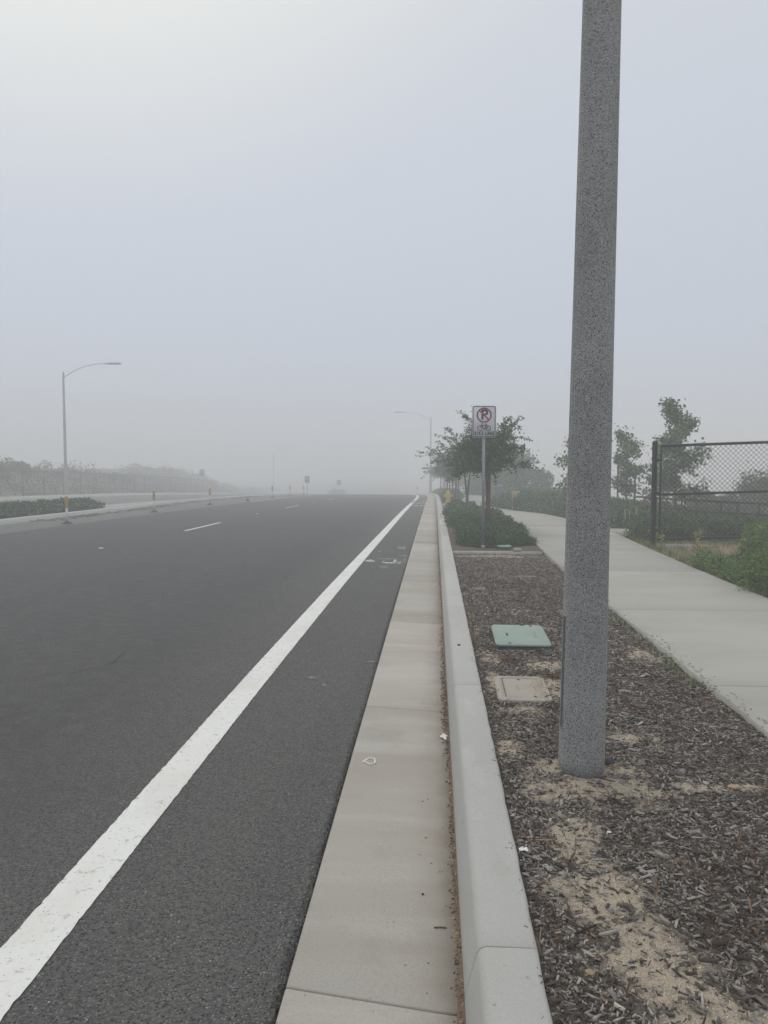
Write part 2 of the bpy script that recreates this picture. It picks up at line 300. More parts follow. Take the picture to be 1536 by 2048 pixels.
road = MB().grid(Xr, Yr, Zr).build('road', M['asphalt'], wp=True, kind='structure')
# opposite carriageway and its far pavement
yo = np.arange(-6, 176, 1.)
def far_x(y): return -25.75 - .0 * y
def strip_mesh(fl, fr, yy, z, drop=None):
    xl = np.array([fl(v) for v in yy]); xr = np.array([fr(v) for v in yy])
    Xs = np.stack([xl, xl * .66 + xr * .34, xl * .34 + xr * .66, xr], 1)
    return MB().grid(Xs, np.repeat(yy[:, None], 4, 1), np.full(Xs.shape, z))
strip_mesh(far_x, lambda y: float(med_x(y)) - .2, yo, -.004).build('opposite_road', M['asphalt_old'], wp=True, kind='structure')

def extrude(profile, y0, y1, n=1, skew=0.0, xo=None, end_bevel=0.0):
    """closed cross-section pushed along the road from y0 to y1"""
    pr = np.array(profile); k = len(pr); yy = np.linspace(y0, y1, n + 1); V = []
    cx = pr.mean(0)
    st = [(yy[0], 1)] + [(y_, 0) for y_ in yy[1:-1]] + [(yy[-1], 1)]
    if end_bevel:
        st = [(yy[0], 1), (yy[0] + end_bevel, 0)] + [(y_, 0) for y_ in yy[1:-1]] + [(yy[-1] - end_bevel, 0), (yy[-1], 1)]
    for y_, b in st:
        dx = 0 if xo is None else float(xo(y_))
        for (px_, pz) in pr:
            zz = pz - (end_bevel * .8 if (b and pz > cx[1] - .02 and end_bevel) else 0)
            V.append((px_ + dx, y_ - skew * (px_ - pr[0, 0]), zz))
    m = len(st); i = np.arange(m - 1)[:, None] * k; j = np.arange(k)[None, :]; l = (j + 1) % k
    return MB().add(V, [np.stack([i + j, i + l, i + k + l, i + k + j], -1).reshape(-1, 4), [tuple(range(k))[::-1]], [tuple((m - 1) * k + c for c in range(k))]])
joints = [-3.7, -.65, 2.41, 5.40] + [5.40 + 3.04 * i for i in range(1, 46)]
gut = thing('gutter', 'broad concrete gutter slabs', None, (0, 0, 0), kind='structure')
kb = thing('kerb', 'pale concrete kerb beside the planting strip', None, (0, 0, 0), kind='structure')
gp = [(-.483, -.10), (-.483, .000), (-.476, .004), (.0, -.006), (.1, -.006), (.102, -.10)]
kp = [(.103, -.12), (.104, .0), (.112, .03), (.142, .145), (.151, .161), (.166, .169), (.176, .171), (.318, .173), (.330, .170), (.337, .160), (.340, .10), (.342, -.12)]
for a_, b_ in zip(joints[:-1], joints[1:]):
    nseg = 30 if a_ < 15 else 4
    o = extrude(gp, a_ + .003, b_ - .003, 3, skew=.14, end_bevel=.006).build('gutter_slab', M['gutter'], gut, wp=True)
    mbk = extrude(kp, a_ + .0025, b_ - .0025, nseg, end_bevel=.003)
    v = mbk.v[0]; k = (v[:, 0] > .29) & (v[:, 2] > .08); v[k, 0] += .0035 * nz(v[k, 1], v[k, 1] * 0, .11, 5) ; v[k, 2] -= np.abs(.006 * nz(v[k, 1], 0 * v[k, 1], .11, 6)) * (v[k, 0] > .315)
    mbk.build('kerb_segment', M['kerb'], kb, wp=True)
# dark filler under the joints and along the asphalt edge
yl = np.arange(-6, 150, 1.)
strip_mesh(lambda y: -.515, lambda y: .33, yl, -.018).build('joint_bed', M['joint'], gut, wp=True)
# dirt washed against the foot of the kerb
yd = np.arange(-2, 60, .04); wd = .03 + .018 * nz(yd, 0 * yd, .7, 8) + .016 * nz(yd, 0 * yd, .12, 9)
Xd = np.stack([.1035 - np.clip(wd * .45, .004, .034), np.full(len(yd), .1035)], 1)
MB().grid(Xd, np.repeat(yd[:, None], 2, 1), np.stack([np.full(len(yd), -.0045), np.full(len(yd), -.002)], 1)).build('dirt_streak', M['gutter_dirt'], gut, wp=True)

# sidewalk: serpentine, panel by panel
SWY = [-2, 6, 9, 12, 15, 18, 22, 25, 27.5, 29.5, 31.5, 34, 37, 41, 45, 52, 61, 75, 90, 110, 135]
SWL = [1.95, 1.95, 1.96, 1.97, 2.05, 2.16, 2.25, 2.25, 2.2, 1.85, 1.35, .92, .85, 1.1, 1.6, 2.1, 2.4, 2.4, 2.4, 2.4, 2.4]
SWR = [3.92, 3.92, 3.93, 4.0, 4.12, 4.3, 4.25, 4.1, 3.8, 3.1, 2.7, 2.2, 2.15, 2.6, 3.3, 3.6, 3.75, 3.8, 3.8, 3.8, 3.8]
swl = lambda y: np.interp(y, SWY, SWL); swr = lambda y: np.interp(y, SWY, SWR)
sw = thing('sidewalk', 'winding pale concrete sidewalk', None, (0, 0, 0), kind='structure')
sj_gap = .007
sj = [-.6, 2.45, 5.5, 8.42, 11.62, 14.7] + [14.7 + 3.04 * i for i in range(1, 38)]
for a_, b_ in zip(sj[:-1], sj[1:]):
    a2, b2_ = a_ + sj_gap, b_ - sj_gap; yy = np.concatenate([[a2], np.linspace(a2 + .01, b2_ - .01, 8), [b2_]])
    V = []
    for i_, y_ in enumerate(yy):
        l_, r_ = float(swl(y_)), float(swr(y_)); zt = .162 if i_ in (0, 9) else .170
        wv = .006 * math.sin(y_ * 9.1) if y_ < 20 else 0
        for x_, z_ in ((l_ + wv, .03), (l_ + wv, zt - .01), (l_ + .012 + wv, zt), (r_ - .012, zt), (r_, zt - .01), (r_, .03)): V.append((x_, y_, z_))
    i = np.arange(9)[:, None] * 6; j = np.arange(5)[None, :]
    MB().add(V, [np.stack([i + j + 6, i + j + 7, i + j + 1, i + j], -1).reshape(-1, 4)[:, ::1], [(0, 1, 2, 3, 4, 5)], [(59, 58, 57, 56, 55, 54)]]).build('sidewalk_panel', M['walk'], sw, wp=True)
# side path branching off to the right beyond the pole
MB().box(4.27, 7.5, 18.6, 20.2, .05, .165).build('side_path', M['walk'], wp=True, kind='structure')
# apron from path to kerb near the hydrant
MB().box(.36, .98, 34.6, 36.4, .05, .168).build('path_apron', M['walk'], wp=True, kind='structure')
# header strip across the planting bed
MB().box(.345, 1.97, 14.12, 14.26, .02, .172).build('concrete_header', M['strip'], wp=True, kind='structure')

# median
def med_l(y): return -15.05 + (15.05 - 14.35) * float(sstep(36, 44, y))
yy = np.arange(-6, 112, 1.)
md = thing('median', 'raised concrete median', None, (0, 0, 0), kind='structure')
def strip_solid(fl, fr, yy, z0, z1):
    xl = np.array([float(fl(v)) for v in yy]); xr = np.array([float(fr(v)) for v in yy]); n = len(yy)
    V = np.stack([np.stack([xl, yy, 0 * yy + z0], 1), np.stack([xl + .02, yy, 0 * yy + z1], 1), np.stack([xr - .03, yy, 0 * yy + z1], 1), np.stack([xr, yy, 0 * yy + z0], 1)], 1).reshape(-1, 3)
    i = np.arange(n - 1)[:, None] * 4; j = np.arange(3)[None, :]
    return MB().add(V, [np.stack([i + j + 4, i + j + 5, i + j + 1, i + j], -1).reshape(-1, 4), [(0, 1, 2, 3)], [tuple(4 * n - 1 - c for c in range(4))]])
strip_solid(lambda y: float(med_x(y)) - .35, med_x, yy, -.05, .15).build('kerb_strip', M['kerb'], md, wp=True)
y2 = np.arange(30, 46, 1.)
strip_solid(med_l, lambda y: float(med_x(y)) - .352, y2, -.05, .146).build('median_paving', M['median'], md, wp=True)
y3 = np.arange(-6, 31, 1.)
strip_solid(lambda y: -15.1, lambda y: float(med_x(y)) - .352, y3, -.05, .12).build('median_soil', M['soil'], md, wp=True)
# far pavement with kerb
fp = thing('far_pavement', 'pale pavement along the foot of the hillside', None, (0, 0, 0), kind='structure')
strip_solid(lambda y: -25.98, lambda y: -25.72, yo, -.05, .15).build('kerb_strip', M['kerb'], fp, wp=True)
strip_solid(lambda y: -27.9, lambda y: -25.985, yo, -.05, .155).build('pavement', M['walk'], fp, wp=True)

# planter soil with sand showing through
SAND = [(.77, 3.98, .30, .14), (.86, 5.5, .16, .34), (.80, 3.72, .42, .17), (.62, 3.2, .11, .26), (.63, 2.78, .20, .20), (.70, 2.42, .17, .30), (.43, 4.25, .07, .2), (.96, 5.5, .14, .32), (.62, 5.0, .2, .1), (.9, 6.1, .22, .2),
        (1.0, 7.55, .18, .07), (.42, 7.5, .04, .15), (1.4, 3.8, .25, .07), (1.1, 13.75, .9, .22), (1.35, 11.2, .2, .12), (.47, 6.35, .09, .3), (1.15, 4.5, .2, .1), (1.75, 6.5, .15, .3), (.6, 10, .1, .1), (.44, 5.6, .06, .3), (.85, 2.1, .2, .2)]
def sandm(x, y):
    s = np.zeros(np.shape(x))
    for cx, cy, rx, ry in SAND: s = np.maximum(s, 1.3 - ((x - cx) / rx) ** 2 * .65 - ((y - cy) / ry) ** 2 * .65)
    s = s - .22 + .42 * nz(x, y, .13, 21) + .34 * nz(x, y, .045, 22)
    return sstep(.0, 1.0, s)
def soilz(x, y): return .128 + .012 * nz(x, y, .5, 31) + .006 * nz(x, y, .12, 32) + .007 * sandm(x, y) + .02 * np.exp(-((x - .77) ** 2 + (y - 3.95) ** 2) / .08)
xs = np.arange(.335, 1.975, .022); ys = np.concatenate([np.arange(-1, 1.6, .1), np.arange(1.6, 8, .022), np.arange(8, 14.3, .05)])
X, Y = np.meshgrid(xs, ys); sm = sandm(X, Y)
MB().grid(X, Y, soilz(X, Y)).build('planter_soil', M['soil'], wp=True, kind='structure', smooth=True, pt=('sand', sm))
xs = np.arange(.335, 2.4, .15); ys = np.arange(14.2, 110, .5); X, Y = np.meshgrid(xs, ys)
X = .335 + (X - .335) / (xs[-1] - .335) * (np.interp(Y, SWY, SWL) - .335 + .02)
MB().grid(X, Y, .14 + .01 * nz(X, Y, .5, 33)).build('bed_soil', M['soil'], wp=True, kind='structure', pt=('sand', X * 0 + .12))
# verge right of the sidewalk
def vergez(x, y):
    r = x - np.interp(y, SWY, SWR)
    return .135 + .02 * nz(x, y, .5, 41) + .24 * sstep(.2, 1.8, r) * sstep(4, 9, y) * (1 - sstep(13.5, 16.5, y)) - np.clip((x - 9) * .13, 0, 2.6)
t_ = np.linspace(0, 1, 40) ** 1.5; ys = np.concatenate([np.arange(0, 20, .15), np.arange(20, 110, 1.)])
Xv = np.interp(ys, SWY, SWR)[:, None] - .02 + t_[None, :] * 14; Yv = np.repeat(ys[:, None], 40, 1)
MB().grid(Xv, Yv, vergez(Xv, Yv)).build('verge', M['verge'], wp=True, kind='structure', smooth=True)

# ------------------------------------------------------------------ paint on the road
def ribbon(pts_l, pts_r, z=.004):
    n = len(pts_l); V = []
    for (a1, b1_), (a2, b2_) in zip(pts_l, pts_r): V += [(a1, b1_, z), (a2, b2_, z)]
    i = np.arange(n - 1) * 2
    return MB().add(V, [np.stack([i, i + 1, i + 3, i + 2], -1)])
yw_ = np.concatenate([np.arange(-3, 12, .03), np.arange(12, 42.5, .25)])
dr = np.interp(yw_, [0, 6, 11, 20, 42], [0, 0, .02, .09, .19])
jl = .45 * (.006 * nz(yw_, 0 * yw_, .07, 51) + .003 * rng.normal(size=len(yw_))) * (yw_ < 12); jr = .45 * (.005 * nz(yw_, 0 * yw_, .06, 52) + .003 * rng.normal(size=len(yw_))) * (yw_ < 12)
ribbon(list(zip(-1.535 + dr + jl, yw_)), list(zip(-1.335 + dr + jr, yw_))).build('bike_lane_line', M['paint'], road, wp=True)
for k in range(3):
    y_ = 43.2 + k * 1.6
    MB().box(-1.36, -1.12, y_, y_ + .8, .0035, .0045).build('bike_lane_line', M['paint'], road, wp=True)
yq = np.arange(48, 110, 1.)
ribbon([(-1.33, v) for v in yq], [(-1.13, v) for v in yq]).build('bike_lane_line', M['paint'], road, wp=True)
for k in range(-1, 6):
    y_ = 20.7 + 14.25 * k; m_ = ribbon([(-6.90, y_), (-6.90, y_ + 3.5)], [(-6.80, y_), (-6.80, y_ + 3.5)]); m_.build('lane_dash', M['paint'], road, wp=True)
yq = np.arange(44.6, 95, 1.)
ribbon([(-10.80 - .012 * (v - 44), v) for v in yq], [(-10.66 - .012 * (v - 44), v) for v in yq]).build('edge_line', M['paint'], road, wp=True)
# dotted bars over the bike lane (half-removed marking)
for yb, x0, n_ in ((38.2, -1.12, 11), (41.9, -1.10, 12)):
    for k in range(n_):
        if (k * 7 + int(yb)) % 5 == 3: continue
        MB().box(x0 + k * .066, x0 + k * .066 + .045, yb, yb + .75, .0035, .0045).build('dotted_bar', M['paint'], road, wp=True)
MB().box(-.72, -.52, 46, 46.8, .0035, .0045).build('dotted_bar', M['paint'], road, wp=True)
# worn bicycle symbol in the bike lane
def blob(cx, cy, rx, ry, n=18, sd=0, z=.004, amp=.25):
    a = np.linspace(0, 2 * np.pi, n, endpoint=False); r = np.random.default_rng(sd); k = 1 + amp * (r.random(n) - .5) * 2
    v = np.stack([cx + rx * k * np.cos(a), cy + ry * k * np.sin(a), np.full(n, z)], 1); return MB().add(v, [[tuple(range(n))]])
for i_, (cx, cy, rx, ry) in enumerate([(-1.17, 14.0, .08, .16), (-1.00, 14.35, .07, .09), (-.93, 14.0, .025, .3), (-.83, 13.75, .12, .09), (-.85, 14.35, .10, .08), (-.86, 13.2, .07, .2), (-.72, 14.0, .03, .26), (-.60, 13.9, .09, .12), (-.56, 14.25, .03, .2), (-.66, 13.7, .1, .05)]):
    blob(cx, cy, rx, ry, sd=i_, amp=.4).build('faded_symbol', M['paint_grey'] if i_ % 3 else M['paint_worn'], road, wp=True)
for i_, (cx, cy, rx, ry) in enumerate([(-.68, 16.4, .10, .35), (-.58, 14.9, .1, .08), (-1.13, 15.7, .06, .1)]):
    blob(cx, cy, rx, ry, sd=20 + i_, amp=.45).build('faded_symbol', M['paint_grey'], road, wp=True)
for i_, (cx, cy, rx, ry) in enumerate([(-1.15, 3.8, .008, .012), (-.55, 6.65, .05, .02), (-.98, 6.1, .04, .03), (-.86, 5.9, .02, .04)]):
    blob(cx, cy, rx, ry, sd=30 + i_, amp=.5).build('paint_fleck', M['paint_grey'], road, wp=True)
for pts_ in ([(-3.9, 9.6), (-3.6, 9.9), (-3.75, 10.4), (-3.3, 10.9), (-3.4, 11.6)], [(-5.6, 13.2), (-5.1, 13.3), (-4.7, 13.8), (-4.2, 13.7)], [(-3.0, 6.1), (-2.8, 6.5), (-2.85, 6.9)]):
    pl = []
    for (a1, b1_), (a2, b2_) in zip(pts_[:-1], pts_[1:]):
        for q_ in np.linspace(0, 1, 8)[:-1]: pl.append((a1 + (a2 - a1) * q_ + rng.normal() * .012, b1_ + (b2_ - b1_) * q_))
    ribbon([(x_ - .004, y_) for x_, y_ in pl], [(x_ + .004, y_) for x_, y_ in pl], .0025).build('crack', M['joint'], road, wp=True)
# white chalk squiggle on the gutter
MB().tube([(-.405, 4.36, 0), (-.36, 4.31, 0), (-.335, 4.34, 0), (-.345, 4.40, 0), (-.375, 4.41, 0), (-.41, 4.35, 0), (-.38, 4.33, 0)], .0055, 6).build('chalk_mark', M['paint'], gut)
blob(.065, 4.82, .02, .05, sd=77, z=-.003, amp=.5).build('chalk_mark', M['paint'], gut)
for x_, y_, l_ in ((-7.08, 15.86, 'small white round pavement marker nearest in the left lane'), (-6.88, 29.53, 'small white round pavement marker between the first two lane dashes'), (-6.9, 43.5, 'small white round pavement marker between the second and third lane dashes')):
    MB().lathe([(.052, 0), (.05, .01), (.036, .018), (.012, .021)], 14).build('pavement_marker', M['ceramic'], loc=P(x_, y_), label=l_, cat='road marker', group='white round pavement markers')
# fresh darker patch / older shoulder strip on the far side of the road
yq = np.arange(-6, 110, 2.)
ribbon([(float(med_x(v)) , v) for v in yq], [(-11.0 - .35 * math.sin(v * .12), v) for v in yq], .0025).build('shoulder_wear', M['asphalt_old'], road, wp=True)

# ------------------------------------------------------------------ big lamp pole and others of the kind
def arm_parts(root, h, reach, mat, sgn, rm=.03):
    t = np.linspace(0, 1, 14)
    pts = np.stack([sgn * (.05 + t * reach * .78), 0 * t, h - .3 + 1.0 * (1 - (1 - t) ** 2.2)], 1)
    MB().tube(pts, np.linspace(rm * 1.15, rm * .8, 14), 8).build('lamp_arm', mat, root, smooth=True)
    hx = sgn * reach * .78; zz = h + .7
    m = MB(); L_ = reach * .34
    V = []
    for t_, wy, z0, z1 in ((0, .04, -.03, .03), (.18, .07, -.05, .05), (.4, .15, -.06, .07), (.9, .15, -.06, .06), (1, .12, -.045, .03)):
        for (a_, b_) in ((-wy, z0), (wy, z0), (wy * .8, z1), (-wy * .8, z1)): V.append((hx + sgn * t_ * L_, a_, zz + b_))
    i = np.arange(4)[:, None] * 4; j = np.arange(4)[None, :]; k = (j + 1) % 4
    m.add(V, [np.stack([i + j, i + k, i + 4 + k, i + 4 + j], -1).reshape(-1, 4), [(0, 1, 2, 3)], [(19, 18, 17, 16)]])
    hd = m.build('lamp_head', mat, root)
    MB().lathe([(.035, zz + .05), (.035, zz + .11), (.02, zz + .125)], 10, (hx + sgn * L_ * .35, 0)).build('photocell', mat, hd)
x0, y0, z0 = P(.768, 3.98, .10)
pole = thing('lamp_pole', 'thick speckled grey concrete lamp pole standing in the mulch in the foreground', 'lamp pole', (x0, y0, z0), R(0))
n_ = 60; zz = np.linspace(0, 8.8, 80); V = MB()
V.lathe([(.118 - .0065 * z_, z_) for z_ in zz] + [(.01, 8.83)], n_)
V.build('shaft', M['agg'], pole, smooth=True)
pole.rotation_euler = (0, R(.62), 0)
arm_parts(pole, 8.6, 3.4, M['lamp_metal'], -1)
# narrow darker patch (hand-hole cover) low on the left flank of the pole
a = np.linspace(R(186), R(200), 6); Vp = []
for z_ in (.27, .55, .85): Vp += [((.1195 - .0065 * z_) * math.cos(q_), (.1195 - .0065 * z_) * math.sin(q_), z_) for q_ in a]
i = np.arange(2)[:, None] * 6; j = np.arange(5)[None, :]
MB().add(Vp, [np.stack([i + j, i + j + 1, i + 7 + j, i + 6 + j], -1).reshape(-1, 4)]).build('hand_hole_cover', M['collar'], pole, smooth=True)

def far_lamp(x, y, sgn, lab):
    t = thing('street_lamp', lab, 'street lamp', P(x, y, .1), 0, 'distant street lamps')
    MB().lathe([(.16, 0), (.155, 2.2), (.105, 2.6), (.10, 5), (.075, 9.1), (.01, 9.13)], 14).build('shaft', M['agg_far'], t, smooth=True)
    arm_parts(t, 9.0, 3.9, M['lamp_metal'], sgn, .026); return t
far_lamp(-27.3, 55.5, 1, 'grey street lamp with curved arm across the road in front of the brush hillside')
t2 = far_lamp(-27.6, 165, 1, 'faint street lamp almost lost in the fog at the end of the hillside')
far_lamp(.95, 92, -1, 'faint street lamp reaching left over the road from behind the trees on the right')

# ------------------------------------------------------------------ bike lane sign
def text_mesh(s, size, off, name, mat, parent, loc, ext=.0008):
    cu = bpy.data.curves.new(name, 'FONT'); cu.body = s; cu.size = size; cu.align_x = 'CENTER'; cu.align_y = 'CENTER'; cu.extrude = ext; cu.offset = off; cu.space_character = 1.08
    tmp = bpy.data.objects.new(name, cu); COL.objects.link(tmp)
    dg = bpy.context.evaluated_depsgraph_get(); me = bpy.data.meshes.new_from_object(tmp.evaluated_get(dg)); bpy.data.objects.remove(tmp)
    me.materials.clear(); me.materials.append(mat)
    o = bpy.data.objects.new(name, me); COL.objects.link(o); o.parent = parent; o.location = loc; o.rotation_euler = (R(90), 0, 0); return o
def rrect(w_, h_, r_, n=6):
    o = []
    for cx, cz, a0 in ((w_ / 2 - r_, h_ / 2 - r_, 0), (-w_ / 2 + r_, h_ / 2 - r_, 90), (-w_ / 2 + r_, -h_ / 2 + r_, 180), (w_ / 2 - r_, -h_ / 2 + r_, 270)):
        for k in range(n + 1): a_ = R(a0 + 90 * k / n); o.append((cx + r_ * math.cos(a_), cz + r_ * math.sin(a_)))
    return o
def plate(pts, y0, y1, mb=None):
    mb = mb or MB(); n = len(pts); V = [(x_, y0, z_) for x_, z_ in pts] + [(x_, y1, z_) for x_, z_ in pts]
    i = np.arange(n); k = (i + 1) % n
    return mb.add(V, [[tuple(range(n))], [tuple(range(2 * n - 1, n - 1, -1))], np.stack([i, i + n, k + n, k], -1)])
def ringplate(po, pi_, y0, y1):
    n = len(po); V = [(x_, y0, z_) for x_, z_ in po] + [(x_, y0, z_) for x_, z_ in pi_] + [(x_, y1, z_) for x_, z_ in po] + [(x_, y1, z_) for x_, z_ in pi_]
    i = np.arange(n); k = (i + 1) % n
    return MB().add(V, [np.stack([i, i + n, k + n, k], -1), np.stack([i, k, k + 2 * n, i + 2 * n], -1), np.stack([i + n, i + 3 * n, k + 3 * n, k + n], -1)])
sg = thing('traffic_sign', 'white no parking bike lane sign on a steel post before the leafy tree', 'traffic sign', P(.945, 14.98, .12), R(2))
s_ = .026
MB().box(-s_, s_, -s_, s_, 0, 2.60).build('post', M['galv'], sg)
MB().box(-.034, .034, -.034, .034, 0, .09).build('post_sleeve', M['galv'], sg)
W_, H_ = .457, .61; zc = 2.48
panel = plate([(x_, z_ + zc) for x_, z_ in rrect(W_, H_, .035)], -.031, -.028).build('sign_panel', M['sign'], sg)
ringplate([(x_, z_ + zc) for x_, z_ in rrect(W_ - .022, H_ - .022, .03)], [(x_, z_ + zc) for x_, z_ in rrect(W_ - .046, H_ - .046, .022)], -.0325, -.0312).build('border', M['signblack'], panel)
ca = [(math.cos(R(a_)), math.sin(R(a_))) for a_ in range(0, 360, 8)]
zr = zc + .125
text_mesh('P', .27, .007, 'letter', M['signblack'], panel, (.005, -.0322, zr - .0), .0006)
ringplate([(.145 * x_, zr + .145 * z_) for x_, z_ in ca], [(.119 * x_, zr + .119 * z_) for x_, z_ in ca], -.0345, -.0332).build('red_ring', M['signred'], panel)
c45 = math.cos(R(45)); w2 = .0125
plate([(-.125 * c45 - w2 * c45, zr + .125 * c45 - w2 * c45), (.125 * c45 - w2 * c45, zr - .125 * c45 - w2 * c45), (.125 * c45 + w2 * c45, zr - .125 * c45 + w2 * c45), (-.125 * c45 + w2 * c45, zr + .125 * c45 + w2 * c45)], -.0345, -.0333).build('red_slash', M['signred'], panel)
mb = MB(); zb = zc - .125; r_ = .047
for cx in (-.078, .078):
    mb.tube([(cx + r_ * x_, -.033, zb + r_ * z_) for x_, z_ in ca + ca[:1]], .006, 5)
def ln(*p): mb.tube([(a_, -.033, zb + b_) for a_, b_ in p], .006, 5)
ln((-.078, 0), (-.045, .055), (.045, .055), (.078, 0)); ln((-.045, .055), (-.05, .08), (-.025, .085)); ln((-.045, .05), (.0, -.01), (.045, .055)); ln((.0, -.01), (.078, 0)); ln((.045, .055), (.038, .075)); ln((.02, .078), (.058, .078)); ln((.0, -.01), (.008, -.035))
mb.build('bicycle_symbol', M['signblack'], panel)
for ch_, xo_ in zip('BIKELANE', (-.168, -.122, -.082, -.030, .036, .082, .133, .178)):
    lo_ = text_mesh(ch_, .096, .0032, 'letter', M['signblack'], panel, (xo_, -.0322, zc - .228), .0006); lo_.scale = (.66, 1, 1)
for z_ in (.285, -.285): MB().lathe([(.008, 0), (.008, .004)], 8, M=Matrix.Translation((0, -.031, zc + z_)) @ Matrix.Rotation(R(90), 4, 'X')).build('bolt', M['galv'], panel)

def far_sign(x, y, h, lab, wd=.46, hd=.61):
    t = thing('roadside_sign', lab, 'traffic sign', P(x, y, .12), 0, 'distant signs across the road')
    MB().box(-.03, .03, -.03, .03, 0, h).build('post', M['galv'], t)
    plate([(x_, z_ + h - hd / 2) for x_, z_ in rrect(wd, hd, .04, 3)], -.036, -.031).build('sign_panel', M['signback'], t)
far_sign(-13.5, 88, 2.0, 'grey sign at the end of the median beyond the delineator posts', .6, .8)
far_sign(-11.0, 112, 2.1, 'small faint sign right of the other median sign, lost in fog', .6, .75)
far_sign(-26.8, 92, 2.9, 'pale sign on the far pavement behind the third delineator post', .6, .8)

# ------------------------------------------------------------------ delineator posts
def delin(x, y, lab, h=.86):
    t = thing('delineator_post', lab, 'delineator post', P(x, y), rng.uniform(-.2, .2), 'delineator posts along the median')
    MB().lathe([(.17, 0), (.165, .02), (.11, .04), (.06, .085), (.04, .09)], 16).build('base', M['rubber'], t, smooth=True)
    MB().lathe([(.038, .08), (.036, .5)], 14).build('post', M['delin_white'], t, smooth=True)
    MB().lathe([(.046, .5), (.047, .505), (.047, h - .01), (.043, h)], 14).build('reflective_sleeve', M['delin_orange'], t, smooth=True)
    return t
d0 = delin(-11.42, 23.2, 'nearest white and orange delineator post, at the left edge by the median planting')
for (x_, y_, lab) in ((-11.36, 30.5, 'second nearest white and orange delineator post, right of the street lamp'), (-11.42, 38.5, 'third nearest delineator post, below the pale roadside sign'),
                      (-11.5, 54.1, 'delineator post on the edge line just past the broken stub'), (-11.7, 62.5, 'fifth standing delineator post, far along the edge line'), (-11.75, 70.5, 'farthest delineator post, beside the median sign')):
    c = copy_tree(d0); c.location = P(x_, y_); c['label'] = lab
st = thing('delineator_stub', 'black base of a missing delineator post, on the road before the edge line starts', 'delineator base', P(-11.2, 45.5))
MB().lathe([(.17, 0), (.165, .02), (.11, .05), (.07, .13), (.03, .15)], 14).build('base', M['rubber'], st, smooth=True)
# delineator far on bike lane line
c = copy_tree(d0); c.location = P(-.95, 84); c['label'] = 'pale faint delineator post at the crest where the bike lane line ends'

# ------------------------------------------------------------------ utility covers
def rbox(w_, d_, r_, z0, z1, bev=.008, n=5):
    p = rrect(w_, d_, r_, n); pi_ = rrect(w_ - 2 * bev, d_ - 2 * bev, max(r_ - bev, .004), n); k = len(p)
    V = [(x_, y_, z0) for x_, y_ in p] + [(x_, y_, z1 - bev) for x_, y_ in p] + [(x_, y_, z1) for x_, y_ in pi_]
    i = np.arange(k); j = (i + 1) % k
    return MB().add(V, [np.stack([i, j, j + k, i + k], -1), np.stack([i + k, j + k, j + 2 * k, i + 2 * k], -1), [tuple(range(2 * k, 3 * k))], [tuple(range(k))[::-1]]])
gb = thing('utility_box', 'green plastic rectangular utility box lid set in mulch behind the concrete one', 'utility cover', P(.785, 7.02, .105), R(-1))
gb.rotation_euler = (R(.8), 0, R(-1))
rbox(.47, .76, .05, -.02, .06, .01).build('box_rim', M['green_dark'], gb)
lid = rbox(.485, .78, .055, .062, .082, .008).build('lid', M['green_lid'], gb)
def frame_rect(cx, cy, w_, d_, t_, z): 
    po = rrect(w_, d_, .006, 2); pi_ = rrect(w_ - 2 * t_, d_ - 2 * t_, .004, 2); n = len(po)
    V = [(cx + x_, cy + y_, z) for x_, y_ in po] + [(cx + x_, cy + y_, z) for x_, y_ in pi_]; i = np.arange(n); k = (i + 1) % n
    return MB().add(V, [np.stack([i, k, k + n, i + n], -1)])
frame_rect(-.12, -.02, .05, .17, .01, .0835).build('logo_outline', M['valve'], lid)
MB().box(-.13, -.11, -.06, .02, .082, .0838).build('logo_print', M['green_dark'], lid)
frame_rect(.135, -.01, .05, .22, .009, .0835).build('logo_outline', M['valve'], lid)
for k in range(4): MB().box(.125, .145, -.09 + k * .045, -.065 + k * .045, .082, .0838).build('logo_print', M['valve'], lid)
for x_, y_ in ((-.12, -.35), (.13, .34)): MB().lathe([(.016, .0822), (.016, .084)], 10, (x_, y_)).build('lid_bolt', M['dark'], lid)
MB().box(.03, .07, .355, .375, .082, .084).build('pull_slot', M['dark'], lid)
cb = thing('utility_box', 'sandy grey concrete utility box with recessed lid beside the pole', 'utility cover', P(.625, 5.44, .085), R(-1))
po = rrect(.37, .60, .05, 5); pi_ = rrect(.285, .50, .02, 5); n = len(po)
V = [(x_, y_, 0.) for x_, y_ in po] + [(x_, y_, .052) for x_, y_ in po] + [(x_ * .975, y_ * .985, .060) for x_, y_ in po] + [(x_ + .015, y_, .060) for x_, y_ in pi_] + [(x_ + .015, y_, .03) for x_, y_ in pi_]
i = np.arange(n); j = (i + 1) % n
MB().add(V, [np.stack([i + a_ * n, j + a_ * n, j + (a_ + 1) * n, i + (a_ + 1) * n], -1) for a_ in range(4)]).build('box_frame', M['cover'], cb)
cl = rbox(.272, .488, .016, .0, .057, .004).build('lid', M['cover'], cb); cl.location = (.015, 0, 0)
for k in range(5): MB().box(-.055, -.035, -.05 + k * .027, -.034 + k * .027, .057, .0583).build('stamped_mark', M['strip'], cl)
for x_, y_ in ((.06, -.20), (-.02, .21)): MB().lathe([(.012, .0572), (.012, .0585)], 9, (x_, y_)).build('lid_bolt', M['dark'], cl)
vl = thing('valve_cover', 'small round pale green valve cover behind the header strip, by the sign', 'valve cover', P(1.36, 15.05, .13))
MB().lathe([(.15, 0), (.15, .05), (.14, .055)], 24).build('rim', M['green_dark'], vl); MB().lathe([(.142, .05), (.14, .07), (.13, .075)], 24).build('lid', M['valve'], vl)

